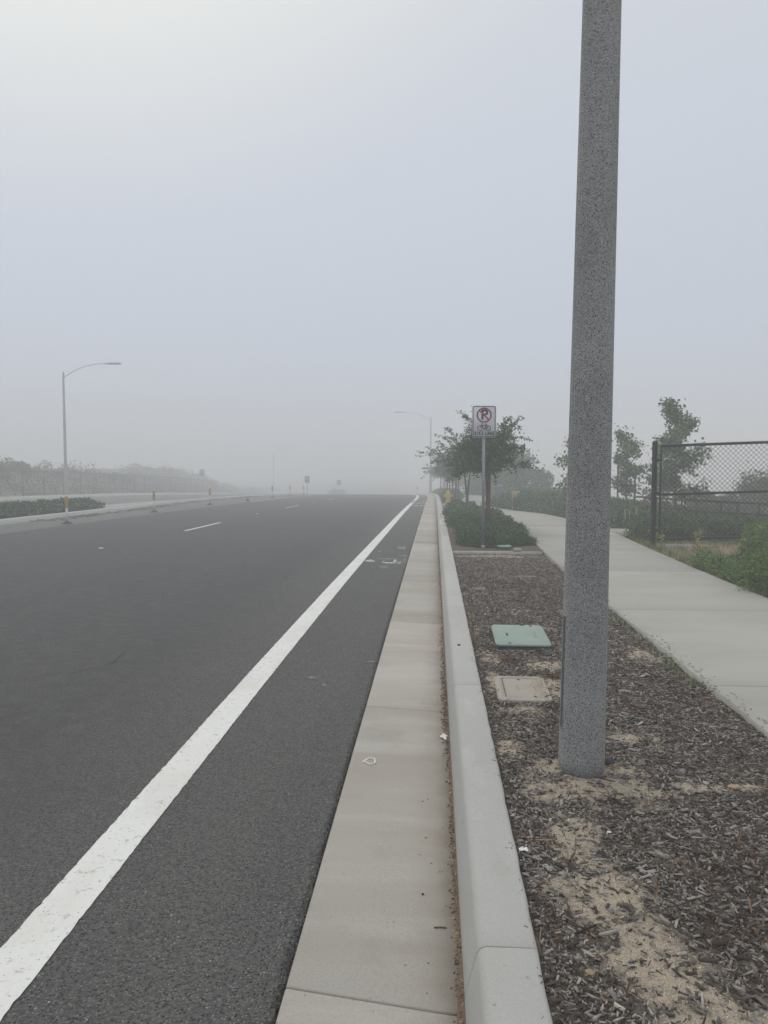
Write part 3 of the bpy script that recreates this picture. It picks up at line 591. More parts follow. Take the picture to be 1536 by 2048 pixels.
# ------------------------------------------------------------------ scatter helpers
def rot_boxes(c, L, W, T, yaw, pitch, roll, kind='box', curl=None):
    """many little chips: centre c (n,3)"""
    n = len(c)
    if kind == 'box':
        base = np.array([(-.5, -.5, 0), (.5, -.35, 0), (.42, .5, 0), (-.5, .4, 0), (-.46, -.42, 1), (.45, -.3, 1), (.4, .42, 1), (-.42, .36, 1)], float)
        F = np.array([(4, 5, 6, 7), (0, 1, 5, 4), (1, 2, 6, 5), (2, 3, 7, 6), (3, 0, 4, 7)])
        fl = [F]
    elif kind == 'grain':
        base = np.array([(-.5, -.4, 0), (.5, -.45, 0), (.05, .5, 0), (0, 0, 1)], float); fl = [np.array([(0, 1, 3), (1, 2, 3), (2, 0, 3)])]
    else:
        base = np.array([(-.5, -.5, 0), (.5, -.25, 0), (.5, .25, 0), (-.5, .5, 0), (-.3, 0, 1), (.35, 0, 1)], float)
        fl = [np.array([(0, 1, 5, 4), (2, 3, 4, 5)]), np.array([(1, 2, 5), (3, 0, 4)])]
    b = base[None] * np.stack([L, W, T], -1)[:, None, :]
    b = b * (1 + rng.uniform(-.2, .2, b.shape) * np.array([.5, 1, .3]))
    if kind != 'grain': b[..., 1] += (rng.uniform(-.5, .5, (n, 1)) * (b[..., 0] ** 2) / np.maximum(L[:, None], 1e-3))
    cy, sy = np.cos(yaw), np.sin(yaw); cp, sp = np.cos(pitch), np.sin(pitch); cr, sr = np.cos(roll), np.sin(roll)
    x, y, z = b[..., 0], b[..., 1], b[..., 2]
    y, z = y * cr[:, None] - z * sr[:, None], y * sr[:, None] + z * cr[:, None]
    x, z = x * cp[:, None] - z * sp[:, None], x * sp[:, None] + z * cp[:, None]
    x, y = x * cy[:, None] - y * sy[:, None], x * sy[:, None] + y * cy[:, None]
    V = np.stack([x, y, z], -1) + c[:, None, :]; k = base.shape[0]; off = (np.arange(n) * k)
    return V.reshape(-1, 3), [(f[None] + off[:, None, None]).reshape(-1, f.shape[1]) for f in fl]
def not_on_things(x, y):
    ok = ((x - .77) ** 2 + (y - 3.98) ** 2) > .122 ** 2
    ok &= ~((np.abs(x - .785) < .245) & (np.abs(y - 7.02) < .39))
    ok &= ~((np.abs(x - .615) < .17) & (np.abs(y - 5.44) < .285))
    ok &= (x > .352) & (x < swl(y) - .01)
    return ok
mulch = MB(); nd = MB()
for (ya, yb, n, sc, kd) in ((1.2, 3.2, 30000, 1.0, 'box'), (3.2, 5, 26000, 1.0, 'box'), (5, 8, 26000, 1.15, 'box'), (8, 14.1, 22000, 1.5, 'ridge')):
    x = rng.uniform(.34, 1.99, n); y = rng.uniform(ya, yb, n); sm = sandm(x, y)
    keep = (rng.random(n) > sm * .86) & not_on_things(x, y); x, y = x[keep], y[keep]; n = len(x)
    s = np.exp(rng.normal(0, .5, n)) * sc; L = np.clip(.017 * s, .006, .06); W = L * rng.uniform(.14, .42, n); T = rng.uniform(.0015, .005, n) * sc
    lift = rng.random(n) ** 2 * .014
    mulch.add(*rot_boxes(np.stack([x, y, soilz(x, y) + lift - .001], 1), L, W, T, rng.uniform(0, 6.28, n), rng.normal(0, .22, n), rng.normal(0, .4, n), kd))
n = 420; y = 3.5 + 9 * rng.random(n); x = swl(y) + np.abs(rng.normal(0, .05, n)); L = rng.uniform(.01, .03, n)
mulch.add(*rot_boxes(np.stack([x, y, 0 * x + .171], 1), L, L * .3, L * .12, rng.uniform(0, 6.28, n), 0 * L, 0 * L, 'ridge'))
n = 130; y = 1.8 + 9 * rng.random(n); x = .335 - np.abs(rng.normal(0, .02, n)); L = rng.uniform(.006, .018, n)
mulch.add(*rot_boxes(np.stack([x, y, 0 * x + .172], 1), L, L * .3, L * .12, rng.uniform(0, 6.28, n), 0 * L, 0 * L, 'ridge'))
mulch.build('mulch_chips', M['chip'], wp=True, kind='stuff', label='grey brown wood chip mulch covering the planting strip', cat='mulch')
n = 15000; x = rng.uniform(.34, 1.99, n); y = 1.2 + 12.9 * rng.random(n) ** 1.3; cl_ = nz(x, y, .35, 61) + .7 * ((y > 4.6) & (y < 8)) + rng.normal(0, .5, n)
keep = (cl_ > .25) & not_on_things(x, y) & (rng.random(n) > sandm(x, y) * .85); x, y = x[keep], y[keep]; n = len(x); L = rng.uniform(.04, .12, n)
MB().add(*rot_boxes(np.stack([x, y, soilz(x, y) + rng.random(n) * .02], 1), L, L * .03 + .0012, L * 0 + .002, rng.uniform(0, 6.28, n), rng.normal(0, .25, n), rng.normal(0, .4, n), 'ridge')).build('dry_needles', M['needle'], wp=True, kind='stuff', label='dark dry needles and twiglets strewn over the mulch', cat='plant litter')
n = 90000; x = rng.uniform(.34, 1.99, n); y = 1.2 + 6.5 * rng.random(n) ** 1.5; keep = (rng.random(n) < sandm(x, y) + .05) & not_on_things(x, y); x, y = x[keep], y[keep]; n = len(x); s = rng.uniform(.0022, .0055, n) * (1 + y * .06)
MB().add(*rot_boxes(np.stack([x, y, soilz(x, y) - .001], 1), s, s, s * .7, rng.uniform(0, 6.28, n), 0 * s, 0 * s, 'grain')).build('sand_grains', M['grain'], wp=True, kind='stuff', label='coarse tan sand grains around the pole and in bare patches', cat='sand')
n = 2600; x = rng.uniform(.62, .80, n); y = rng.uniform(5.16, 5.72, n); k = rng.random(n) < ((x - .62) / .18) ** 2.2; x, y = x[k], y[k]; n = len(x); s = rng.uniform(.003, .007, n)
MB().add(*rot_boxes(np.stack([x, y, 0 * x + .144], 1), s, s, s * .7, rng.uniform(0, 6.28, n), 0 * s, 0 * s, 'grain')).build('sand_grains', M['grain'], wp=True, kind='stuff', label='tan sand washed over the right side of the concrete utility lid', cat='sand')
# grit along the kerb foot and on the gutter
n = 3800; y = 1.8 + 24 * rng.random(n) ** 1.7; x = .100 - np.abs(rng.normal(0, .011, n)) * (1 + 1.2 * ((y > 5) & (y < 8)))
n2 = 260; y = np.append(y, 1.8 + 8 * rng.random(n2)); x = np.append(x, .1 - rng.random(n2) ** 2 * .55); n += n2
s = rng.uniform(.0025, .008, n) * (1 + .04 * y); s[-n2:] *= .7
MB().add(*rot_boxes(np.stack([x, y, 0 * x - .005], 1), s * rng.uniform(1, 2.0, n), s, s * .6, rng.uniform(0, 6.28, n), 0 * s, 0 * s, 'ridge')).build('gutter_grit', M['grit'], wp=True, kind='stuff', label='brown grit and leaf crumbs along the foot of the kerb', cat='grit')
n = 420; y = rng.normal(5.6, .55, n); x = .098 - np.abs(rng.normal(0, .018, n)); s_l = rng.uniform(.006, .016, n)
MB().add(*rot_boxes(np.stack([x, y, 0 * x - .004], 1), s_l * 1.5, s_l * .6, s_l * .25, rng.uniform(0, 6.28, n), rng.normal(0, .3, n), rng.normal(0, .3, n), 'ridge')).build('leaf_litter', M['needle'], wp=True, kind='stuff', label='drift of brown dry leaf bits at the kerb foot near the second joint', cat='plant litter')
# crumbs of asphalt on the ragged edge + loose specks on road
n = 5000; y = 1.6 + 9 * rng.random(n) ** 1.5; x = -.505 + rng.normal(0, .009, n); s = rng.uniform(.003, .009, n)
MB().add(*rot_boxes(np.stack([x, y, 0 * x - .004], 1), s, s, s * .8, rng.uniform(0, 6.28, n), 0 * s, 0 * s, 'ridge')).build('asphalt_crumbs', M['asphalt'], wp=True, kind='stuff', label='black asphalt crumbs along the edge of the gutter', cat='grit')
# clods beside the median kerb
n = 900; y = rng.uniform(24, 60, n); x = med_x(y) + .12 + np.abs(rng.normal(0, .28, n)) ; keep = nz(y, 0 * y, 2.2, 71) + rng.normal(0, .2, n) > .1; x, y = x[keep], y[keep]; n = len(x); s = rng.uniform(.05, .16, n)
MB().add(*rot_boxes(np.stack([x, y, 0 * x], 1), s * 1.6, s, s * .35, rng.uniform(0, 6.28, n), 0 * s, 0 * s, 'ridge')).build('median_litter', M['debris'], wp=True, kind='stuff', label='drifts of dark dirt and leaves along the median kerb', cat='litter')

# ------------------------------------------------------------------ individual small things in the mulch
def lump(name, mat, x, y, z, sx_, sy_, sz_, lab, cat, rz=0, seed=1, n=10, m=6, warp_=.18):
    r = np.random.default_rng(seed); V = []
    for i in range(m + 1):
        ph = math.pi * i / m
        for j in range(n):
            th = 2 * math.pi * j / n; k = 1 + warp_ * r.normal(); V.append((sx_ * k * math.sin(ph) * math.cos(th), sy_ * k * math.sin(ph) * math.sin(th), sz_ * (math.cos(ph) if i not in (0, m) else math.copysign(1, math.cos(ph)))))
    i = np.arange(m)[:, None] * n; j = np.arange(n)[None, :]; k = (j + 1) % n
    o = MB().add(V, [np.stack([i + j, i + n + j, i + n + k, i + k], -1).reshape(-1, 4)]).build(name, mat, loc=P(x, y, z), label=lab, cat=cat); o.rotation_euler = (0, 0, rz); return o
lump('stone', M['stone'], 1.47, 3.78, .15, .034, .026, .006, 'flat tan stone lying on the mulch right of the pole', 'stone', seed=3, warp_=.1)
lump('stone', M['strip'], 1.53, 14.2, .20, .10, .06, .045, 'pale angular rock resting on the concrete header strip', 'stone', seed=5, n=6, m=4)
o = lump('plastic_scrap', M['plastic_dark'], .925, 4.02, .165, .04, .012, .03, 'dark grey scrap standing in the mulch right beside the pole', 'scrap', .6, seed=8, n=6, m=3)
def crumple(name, mat, x, y, z, s, lab, cat, seed):
    r = np.random.default_rng(seed); n = 6; g_ = np.linspace(-1, 1, n); X, Y = np.meshgrid(g_, g_)
    ang = np.arctan2(Y, X); X = X + .3 * r.normal(size=X.shape) * .5; Y = Y + .3 * r.normal(size=X.shape) * .5
    return MB().grid(X * s, Y * s * .8, .35 * s * r.random(X.shape)).build(name, mat, loc=P(x, y, z), label=lab, cat=cat)
crumple('paper_scrap', M['paper'], .368, 3.08, .155, .018, 'crumpled white paper scrap at the back edge of the kerb', 'litter', 2)
crumple('paper_scrap', M['paper'], .755, 3.27, .148, .008, 'tiny white paper scrap on the sand in front of the pole', 'litter', 4)
def stick(name, mat, pts, r, lab, cat, loc, parent=None):
    return MB().tube(pts, r, 6).build(name, mat, loc=loc, label=lab, cat=cat)
stick('wood_splinter', M['bleached'], [(-.045, -.012, 0), (-.01, -.004, .004), (.02, .01, .006), (.035, .022, .012)], [.006, .007, .004, .0015], 'bleached forked splinter of wood on the sand patch nearest the camera', 'wood', P(.60, 2.53, .155))
stick('wood_splinter', M['bleached'], [(-.03, .0, 0), (.03, .006, .002)], [.004, .003], 'short pale stick lying across sand below the pole', 'wood', P(.66, 3.02, .152))
lump('dry_leaf', M['straw'], .485, 2.32, .158, .014, .018, .003, 'curled tan dry leaf in the mulch at the bottom edge', 'leaf', .5, seed=12, n=8, m=4)
lump('pebble', M['dark'], .215, 6.6, .176, .012, .014, .007, 'small dark clod lying on the kerb top', 'pebble', seed=14)
stick('twig', M['bark'], [(-.025, 0, 0), (.005, .002, .001), (.022, .0, .0)], .0025, 'thin twig lying on the gutter near the kerb', 'twig', P(.03, 2.78, -.003))
for i_, (x_, y_, l_) in enumerate(((-.04, 3.0, 'dark round pebble on the gutter slab'), (-.36, 4.02, 'dark speck of gravel near the asphalt edge below the chalk squiggle'))):
    lump('pebble', M['dark'], x_, y_, -.002, .006, .006, .004, l_, 'pebble', seed=20 + i_, n=7, m=4)
# clump of dead dark twigs next to pole
def twig_clump(x, y, r, n, lab, seed, mat='needle', h=.09):
    rr = np.random.default_rng(seed); m = MB()
    for k in range(n):
        a_ = rr.uniform(0, 6.28); d_ = rr.random() * r; b_ = rr.uniform(0, 6.28); L_ = rr.uniform(.05, .13)
        p = np.array([d_ * math.cos(a_), d_ * math.sin(a_), rr.random() * .01]); q_ = p + np.array([math.cos(b_) * L_ * .6, math.sin(b_) * L_ * .6, rr.random() * .03]); s_2 = q_ + np.array([math.cos(b_ + .6) * L_ * .5, math.sin(b_ + .6) * L_ * .5, rr.normal() * .015])
        m.tube([p, q_, s_2], [.002, .0016, .0007], 3, False)
    return m.build('dead_twigs', M[mat], loc=P(x, y, float(soilz(x, y))), label=lab, cat='twigs', group=None)
twig_clump(.92, 5.75, .14, 90, 'tangle of dark dead twigs left of the pole between the two utility boxes', 1)
twig_clump(.85, 3.62, .07, 40, 'small tangle of black twigs on sand just in front of the pole', 2)
twig_clump(.80, 5.0, .12, 60, 'dark dead twigs covering the right corner of the concrete utility box', 3)
twig_clump(.62, 6.2, .12, 50, 'reddish dead twigs between green and concrete utility boxes', 4)

# ------------------------------------------------------------------ foliage builders
def leaves(c, size, up=.3, asp=.55, kind='rhomb'):
    """random leaf-sized faces around centres c"""
    n = len(c); nrm = rng.normal(size=(n, 3)); nrm[:, 2] += up; nrm /= np.linalg.norm(nrm, axis=1)[:, None]
    t = rng.normal(size=(n, 3)); t -= (t * nrm).sum(1)[:, None] * nrm; t /= np.linalg.norm(t, axis=1)[:, None]; b = np.cross(nrm, t)
    s = (np.broadcast_to(size, (n,)) * rng.uniform(.6, 1.3, n))[:, None]
    V = np.stack([c - t * s * .5, c + b * s * asp * .5 - t * s * .05 + nrm * s * .08, c + t * s * .5, c - b * s * asp * .5 - t * s * .05 + nrm * s * .08], 1)
    off = np.arange(n) * 4
    return V.reshape(-1, 3), [off[:, None] + np.array([0, 1, 2, 3])]
def blades(c, h, w_, lean=.35):
    n = len(c); a = rng.uniform(0, 6.28, n); l_ = rng.random(n) * lean; d = np.stack([np.cos(a) * l_, np.sin(a) * l_, np.ones(n)], 1); s = np.stack([-np.sin(a), np.cos(a), 0 * a], 1)
    hh = (np.broadcast_to(h, (n,)) * rng.uniform(.5, 1.2, n))[:, None]; ww = w_ * rng.uniform(.7, 1.3, n)[:, None]
    mid = c + d * hh * .55; d2 = d.copy(); d2[:, :2] *= 2.2; tip = c + d2 * hh * np.array([1, 1, .95])
    V = np.stack([c - s * ww, c + s * ww, mid + s * ww * .8, mid - s * ww * .8, tip], 1); off = np.arange(n)[:, None] * 5
    return V.reshape(-1, 3), [off + np.array([0, 1, 2, 3]), off + np.array([3, 2, 4])]
def mound(name, cx, cy, rx, ry, h, nleaf, ls, mat, lab, cat='shrub', group=None, rough=.16, seed=1, rot=0, z0=.12, core='leaf_core', sprig=.3, asp=.5, z_is_abs=False):
    r = np.random.default_rng(seed)
    t = thing(name, lab, cat, P(cx, cy, z0), rot, group)
    def R_(th, ph): return 1 + rough * (np.sin(17 * th + 13 * ph) * .22 + np.sin(23 * ph - 9 * th + seed) * .2 + np.sin(3 * th + seed) * .5 + np.sin(5 * th + 2 * ph + seed * 2) * .4 + np.sin(7 * ph + 3 * th) * .3 + np.sin(11 * th + 9 * ph + seed) * .3)
    th = np.linspace(0, 2 * np.pi, 37)[:-1]; ph = np.linspace(0, np.pi / 2, 10); TH, PH = np.meshgrid(th, ph); k = R_(TH, PH) * .86
    X = rx * k * np.cos(TH) * np.cos(PH) ** .45; Y = ry * k * np.sin(TH) * np.cos(PH) ** .45; Z = h * k * np.sin(PH)
    m, n = X.shape; i = np.arange(m - 1)[:, None] * n; j = np.arange(n)[None, :]; l = (j + 1) % n
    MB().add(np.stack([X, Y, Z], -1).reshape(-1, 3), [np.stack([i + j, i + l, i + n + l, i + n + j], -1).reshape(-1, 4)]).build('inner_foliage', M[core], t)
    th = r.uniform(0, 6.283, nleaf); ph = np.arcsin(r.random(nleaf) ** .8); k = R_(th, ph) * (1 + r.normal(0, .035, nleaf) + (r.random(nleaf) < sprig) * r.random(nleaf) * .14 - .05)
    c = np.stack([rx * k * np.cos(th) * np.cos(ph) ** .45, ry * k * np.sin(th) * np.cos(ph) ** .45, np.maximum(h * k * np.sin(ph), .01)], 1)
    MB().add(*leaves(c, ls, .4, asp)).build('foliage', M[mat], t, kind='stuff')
    if ls < .05 and name == 'shrub':
        ns = int(nleaf * .09); th = r.uniform(0, 6.283, ns); ph = np.arcsin(.25 + .75 * r.random(ns)); k = R_(th, ph) * .97
        MB().add(*blades(np.stack([rx * k * np.cos(th) * np.cos(ph) ** .45, ry * k * np.sin(th) * np.cos(ph) ** .45, h * k * np.sin(ph) - .02], 1), .10, .006, .5)).build('sprigs', M[mat], t, kind='stuff')
    return t
# planting bed between kerb and path
G1 = 'clipped groundcover shrubs in the kerbside bed'
beds = [(1.20, 16.1, .76, .95, .29, 20000, .034, 'low green shrub directly behind the sign post, nearest in the bed'),
        (1.0, 18.6, .5, 1.3, .29, 14000, .036, 'low green shrub at the foot of the leafy tree, beside the kerb'),
        (1.65, 18.3, .50, .9, .28, 9000, .036, 'low green shrub beside the path edge, right of the sign post'),
        (1.0, 21.6, .62, 1.7, .31, 12000, .042, 'long low shrub in the middle of the kerbside bed'),
        (1.75, 21.0, .46, 1.4, .27, 8000, .042, 'narrow low shrub along the path in the middle of the kerbside bed'),
        (1.05, 25.4, .68, 2.2, .34, 5000, .08, 'low shrub farther along the kerbside bed'),
        (1.7, 25.0, .5, 1.8, .28, 3500, .08, 'low shrub at the path bend farther along the bed'),
        (1.05, 30.0, .6, 2.6, .32, 4500, .09, 'farthest low shrub before the path crosses behind the bed')]
for i_, b in enumerate(beds): mound('shrub', *b[:5], b[5], b[6], 'leaf', b[7], group=G1, seed=i_ + 1)
# beyond the path apron: one dark bed along the kerb
def carpet(name, fl, fr, y0, y1, h, n, ls, mat, lab, cat, zf=.12, core='leaf_core', seed=3, hf=None, up=.4, asp=.5, kind='stuff', ystep=.6):
    r = np.random.default_rng(seed)
    ys = np.arange(y0, y1 + .01, ystep); t = np.linspace(0, 1, 22); Xl = np.array([fl(v) for v in ys]); Xr_ = np.array([fr(v) for v in ys])
    X = Xl[:, None] + (Xr_ - Xl)[:, None] * t[None]; Y = np.repeat(ys[:, None], 22, 1)
    def hh(x, y, u, v):
        e_ = np.minimum(np.minimum(u, 1 - u) * (np.abs(np.interp(y, ys, Xr_ - Xl))), np.minimum(v, 1 - v) * (y1 - y0)); k = np.clip(e_ / .45, 0, 1) ** .5
        H = h if hf is None else hf(x, y)
        return k * H * (.85 + .22 * nz(x, y, 1.1, seed) + .15 * nz(x, y, .35, seed + 1))
    U = np.repeat(t[None], len(ys), 0); V_ = (Y - y0) / (y1 - y0); zb_ = zf(X, Y) if callable(zf) else zf
    m_ = MB().grid(X, Y, zb_ + hh(X, Y, U, V_) * .85)
    u = r.random(n); v = r.random(n) ** 1.25; y = y0 + v * (y1 - y0); xl = np.interp(y, ys, Xl); xr = np.interp(y, ys, Xr_); x = xl + (xr - xl) * u
    zb_ = zf(x, y) if callable(zf) else zf
    z = zb_ + hh(x, y, u, v) * (.8 + .3 * r.random(n)) + r.random(n) ** 3 * .06
    o = m_.build(name + '_core' if 0 else name, M[core], wp=True, kind=kind, label=lab, cat=cat)
    MB().add(*leaves(np.stack([x, y, z], 1), ls * (1 + .012 * (y - y0)), up, asp)).build('foliage', M[mat], o, wp=True, kind='stuff')
    return o
carpet('groundcover', lambda y: .42, lambda y: float(swl(y)) - .08, 39.3, 80, .45, 9000, .12, 'leaf', 'dark groundcover around the row of far trees beyond the hydrant', 'groundcover', seed=5)
carpet('groundcover', lambda y: float(swr(y)) + .1 + .25 * float(sstep(20, 17.5, y)), lambda y: 9.5, 20.4, 66, .55, 60000, .09, 'leaf', 'broad mass of green bushes right of the winding sidewalk', 'groundcover', seed=7,
       zf=lambda x, y: .1 - np.clip((x - 9) * .13, 0, 2.6), hf=lambda x, y: .18 + .42 * sstep(.2, 1.6, x - np.interp(y, SWY, SWR)) * (1 - .75 * sstep(5.9, 6.7, x) * sstep(60, 40, y)))
# low hillock of bushes far beyond the second path
mound('bush_hillock', 4.9, 62, 2.4, 6, 1.55, 9000, .16, 'leaf', 'rounded bush covered hillock behind the far sidewalk', 'bush', seed=15, rough=.08)
# median planting
carpet('groundcover', lambda y: -15.05, lambda y: -13.65, -2, 31.2, .42, 26000, .10, 'leaf', 'dark leafy planting on the median at the left edge', 'groundcover', seed=9, zf=.12)
# shrubs around the gate
G2 = None
mound('shrub', 5.05, 17.4, .75, .7, .42, 5500, .06, 'leaf', 'low green shrub in front of the side path, left of the gate post', seed=21, rough=.2)
mound('shrub', 6.4, 17.6, .9, .8, .36, 5500, .065, 'leaf', 'dark shrub seen through the lower left of the chain link gate', seed=22, rough=.2)
mound('shrub', 7.9, 17.8, 1.0, .8, .36, 5500, .065, 'leaf', 'dark shrub seen through the chain link at the right edge', seed=23, rough=.2)
mound('shrub', 5.0, 20.9, .3, .3, .22, 900, .05, 'leaf_dry', 'small grey tussock left of another beside the side path', seed=24)
mound('shrub', 5.75, 20.9, .35, .3, .25, 900, .05, 'leaf_dry', 'small grey tussock right of another beside the side path', seed=25)
mound('shrub', 15.0, 33, 2.3, 2.4, 1.9, 9000, .14, 'leaf', 'big rounded bush behind the handrails at the right edge', seed=26, rough=.2, z0=-.4)
mound('shrub', 12.0, 34, 1.1, 1.2, .85, 4500, .13, 'leaf', 'hazy bush left of the big rounded bush, behind the fence', seed=27, rough=.2, z0=-.2)
# right foreground weeds: feathery bushes on the mound
mound('weed_bush', 4.62, 9.6, .62, .85, .46, 26000, .036, 'leaf_bright', 'feathery green weed bush at the right edge beside the sidewalk', 'weed', seed=31, core='weed_core', rough=.22, z0=.16, asp=.28, sprig=.6)
mound('weed_bush', 5.55, 11.9, .7, .9, .44, 15000, .04, 'leaf_bright', 'green weed bush with yellow flowers behind the nearest one at the right', 'weed', seed=32, core='weed_core', rough=.25, z0=.3, asp=.3, sprig=.6)
mound('weed_bush', 4.42, 12.0, .38, .65, .20, 9000, .042, 'leaf_bright', 'low bright green weed patch spilling toward the sidewalk edge', 'weed', seed=33, core='weed_core', rough=.25, z0=.14, asp=.35, sprig=.5)
mound('weed_bush', 4.32, 10.9, .3, .6, .2, 7000, .038, 'leaf_bright', 'low green weeds between the feathery bush and the bright patch, at the path edge', 'weed', seed=35, core='weed_core', rough=.25, z0=.14, asp=.35, sprig=.6)
mound('weed_bush', 6.2, 14.2, .6, .6, .35, 4500, .045, 'leaf_bright', 'flowering weed bush on the dirt mound in front of the gate', 'weed', seed=34, core='weed_core', rough=.3, z0=.34, asp=.3, sprig=.7)
# grass and straw on the verge
n = 9000; y = rng.uniform(8, 16.5, n); x = swr(y) + rng.random(n) ** 1.3 * 3.2; keep = nz(x, y, .6, 81) + rng.normal(0, .3, n) > .0; x, y = x[keep], y[keep]
MB().add(*blades(np.stack([x, y, vergez(x, y)], 1), .09, .003)).build('dry_grass', M['straw'], wp=True, kind='stuff', label='sparse dry grass on the dirt mound right of the sidewalk', cat='grass')
n = 9000; y = rng.uniform(7.5, 18, n); x = swr(y) + .03 + rng.random(n) ** 1.6 * 3; keep = nz(x, y, .5, 82) + rng.normal(0, .25, n) > .1; x, y = x[keep], y[keep]
MB().add(*blades(np.stack([x, y, vergez(x, y)], 1), .12, .004, .6)).build('green_weeds', M['leaf_bright'], wp=True, kind='stuff', label='scattered green weeds along the right edge of the sidewalk', cat='weeds')
# reddish dead stems in the mulch
n = 1500; x = rng.normal(.95, .35, n); y = rng.normal(10.2, 1.2, n); keep = not_on_things(x, y) & (nz(x, y, .4, 83) > -.1) & (y < 13.9) & (y > 7.6); x, y = x[keep], y[keep]
MB().add(*blades(np.stack([x, y, soilz(x, y)], 1), .07, .0022, .7)).build('dead_stems', M['needle'], wp=True, kind='stuff', label='thin reddish dead stems in the far half of the mulch', cat='plant litter')
n = 160; y = rng.uniform(5.5, 8.5, n); x = swl(y) - .03 - rng.random(n) * .12
MB().add(*blades(np.stack([x, y, soilz(x, y)], 1), .07, .003, .6)).build('edge_grass', M['leaf_bright'], wp=True, kind='stuff', label='wisps of grass at the sidewalk edge right of the pole', cat='grass')
n = 130; y = rng.uniform(6.7, 8.8, n); x = .36 + rng.random(n) * .05
MB().add(*blades(np.stack([x, y, soilz(x, y)], 1), .06, .0025, .7)).build('kerb_grass', M['straw'], wp=True, kind='stuff', label='dry grass wisps at the back of the kerb by the green box', cat='grass')

# flowering weeds, stalk by stalk
def flower_weed(x, y, h, n, lab, seed):
    r = np.random.default_rng(seed); t = thing('flowering_weed', lab, 'weed', P(x, y, float(vergez(x, y))), 0, 'yellow flowering weeds by the gate')
    s = MB(); C = []; LF = []
    for k in range(n):
        a_ = r.uniform(0, 6.28); l_ = r.uniform(.05, .3) * h; hh = h * r.uniform(.6, 1.1); tip = np.array([math.cos(a_) * l_, math.sin(a_) * l_, hh]); mid = tip * [.35, .35, .5]
        s.tube([(0, 0, 0), mid, tip], [.004, .003, .0015], 4, False); C.append(tip)
        for q_ in range(9): C.append(tip * (.62 + .38 * r.random()) + r.normal(0, .03, 3)); 
        for q_ in range(7): f_ = r.random(); LF.append(mid * f_ * 2 * (f_ < .5) + (f_ >= .5) * (mid + (tip - mid) * (f_ - .5) * 1.6) + r.normal(0, .015, 3))
    s.build('stem', M['leaf_bright'], t)
    MB().add(*leaves(np.array(C), .022, 1.2, .9)).build('flowers', M['yellow'], t, kind='stuff')
    MB().add(*leaves(np.array(LF), .05, .3, .3)).build('leaves', M['leaf_bright'], t, kind='stuff')
for k, (x_, y_, h_, n_, l_) in enumerate([(4.50, 13.3, .34, 6, 'yellow flowering weed at the dirt bank, leftmost on the right verge'), (4.75, 14.3, .45, 5, 'tall thin yellow flowering weed in front of the middle of the gate'), (5.1, 13.0, .34, 7, 'yellow flowering weed between the bright green patch and the flower bushes'),
        (5.5, 13.4, .38, 9, 'bushy yellow flowering weed halfway up the dirt mound'), (5.9, 13.6, .55, 9, 'tallest yellow flowering weed, at the right edge of the gate'), (5.35, 12.2, .5, 12, 'yellow flowers rising from the second weed bush'), (5.0, 11.2, .42, 9, 'yellow flowers above the feathery bush near the right edge'),
        (4.35, 15.0, .35, 4, 'pale flowering weed at the foot of the black gate post'), (4.55, 16.2, .40, 5, 'pale flowering weed left of the gate post'), (5.75, 12.7, .5, 12, 'dense yellow flowers at the right edge of the picture'), (6.3, 14.4, .5, 10, 'yellow flowers on top of the mound behind the others')]):
    flower_weed(x_, y_, h_, n_, l_, 100 + k)

# ------------------------------------------------------------------ black chain link gate
GX, GY = 4.36, 15.62
gt = thing('chain_link_gate', 'black chain link gate panel with round capped post at the right edge', 'gate', P(GX, GY, .12), 0)
MB().lathe([(.052, -.02), (.052, 2.06), (.058, 2.065), (.058, 2.09), (.045, 2.12), (.02, 2.135)], 20).build('gate_post', M['black'], gt, smooth=True)
GW = 3.3; sl_ = .034; xa = .12; zb0, zt0, zm0 = .17, 2.03, 1.065
def rail(z0_, r_, nm): MB().tube([(xa, 0, z0_), (xa + GW, 0, z0_ + sl_ * GW)], r_, 10).build(nm, M['black'], gt, smooth=True)
rail(zt0, .029, 'top_rail'); rail(zm0, .026, 'middle_rail'); rail(zb0, .024, 'bottom_rail')
MB().tube([(xa, 0, zb0), (xa, 0, zt0)], .02, 10).build('frame_upright', M['black'], gt, smooth=True)
MB().tube([(xa + GW, 0, zb0 + sl_ * GW), (xa + GW, 0, zt0 + sl_ * GW)], .024, 10).build('frame_upright', M['black'], gt, smooth=True)
MB().lathe([(.052, -.02), (.052, 2.2), (.045, 2.24), (.02, 2.25)], 20, (xa + GW + .12, 0)).build('gate_post', M['black'], gt, smooth=True)
for z_ in (.35, 1.09, 1.75): MB().tube([(-.03, 0, z_), (xa + .01, 0, z_)], .034, 10).build('hinge', M['black'], gt)
wm = MB(); dw = .098; dh = .098; nw = int(GW / (dw / 2)); r_ = .0042
for j in range(nw):
    xw = xa + .02 + j * dw / 2; z_ = zb0 + sl_ * (xw - xa); top = zt0 + sl_ * (xw - xa) + .045; p = []; k = 0
    while z_ < top:
        p.append((xw + (dw / 2 if (k + j) % 2 else 0), .006 * (1 if (k + j) % 2 else -1), z_)); z_ += dh / 2; k += 1
    if len(p) > 2: wm.tube(p, r_ * 1.25, 3, False)
wm.build('chain_link_mesh', M['black'], gt)
# timber / concrete edging below the gate
MB().box(4.55, 5.6, 15.28, 15.42, .1, .21).build('concrete_edging', M['strip'], wp=True, label='low pale concrete edging under the gate', cat='edging')

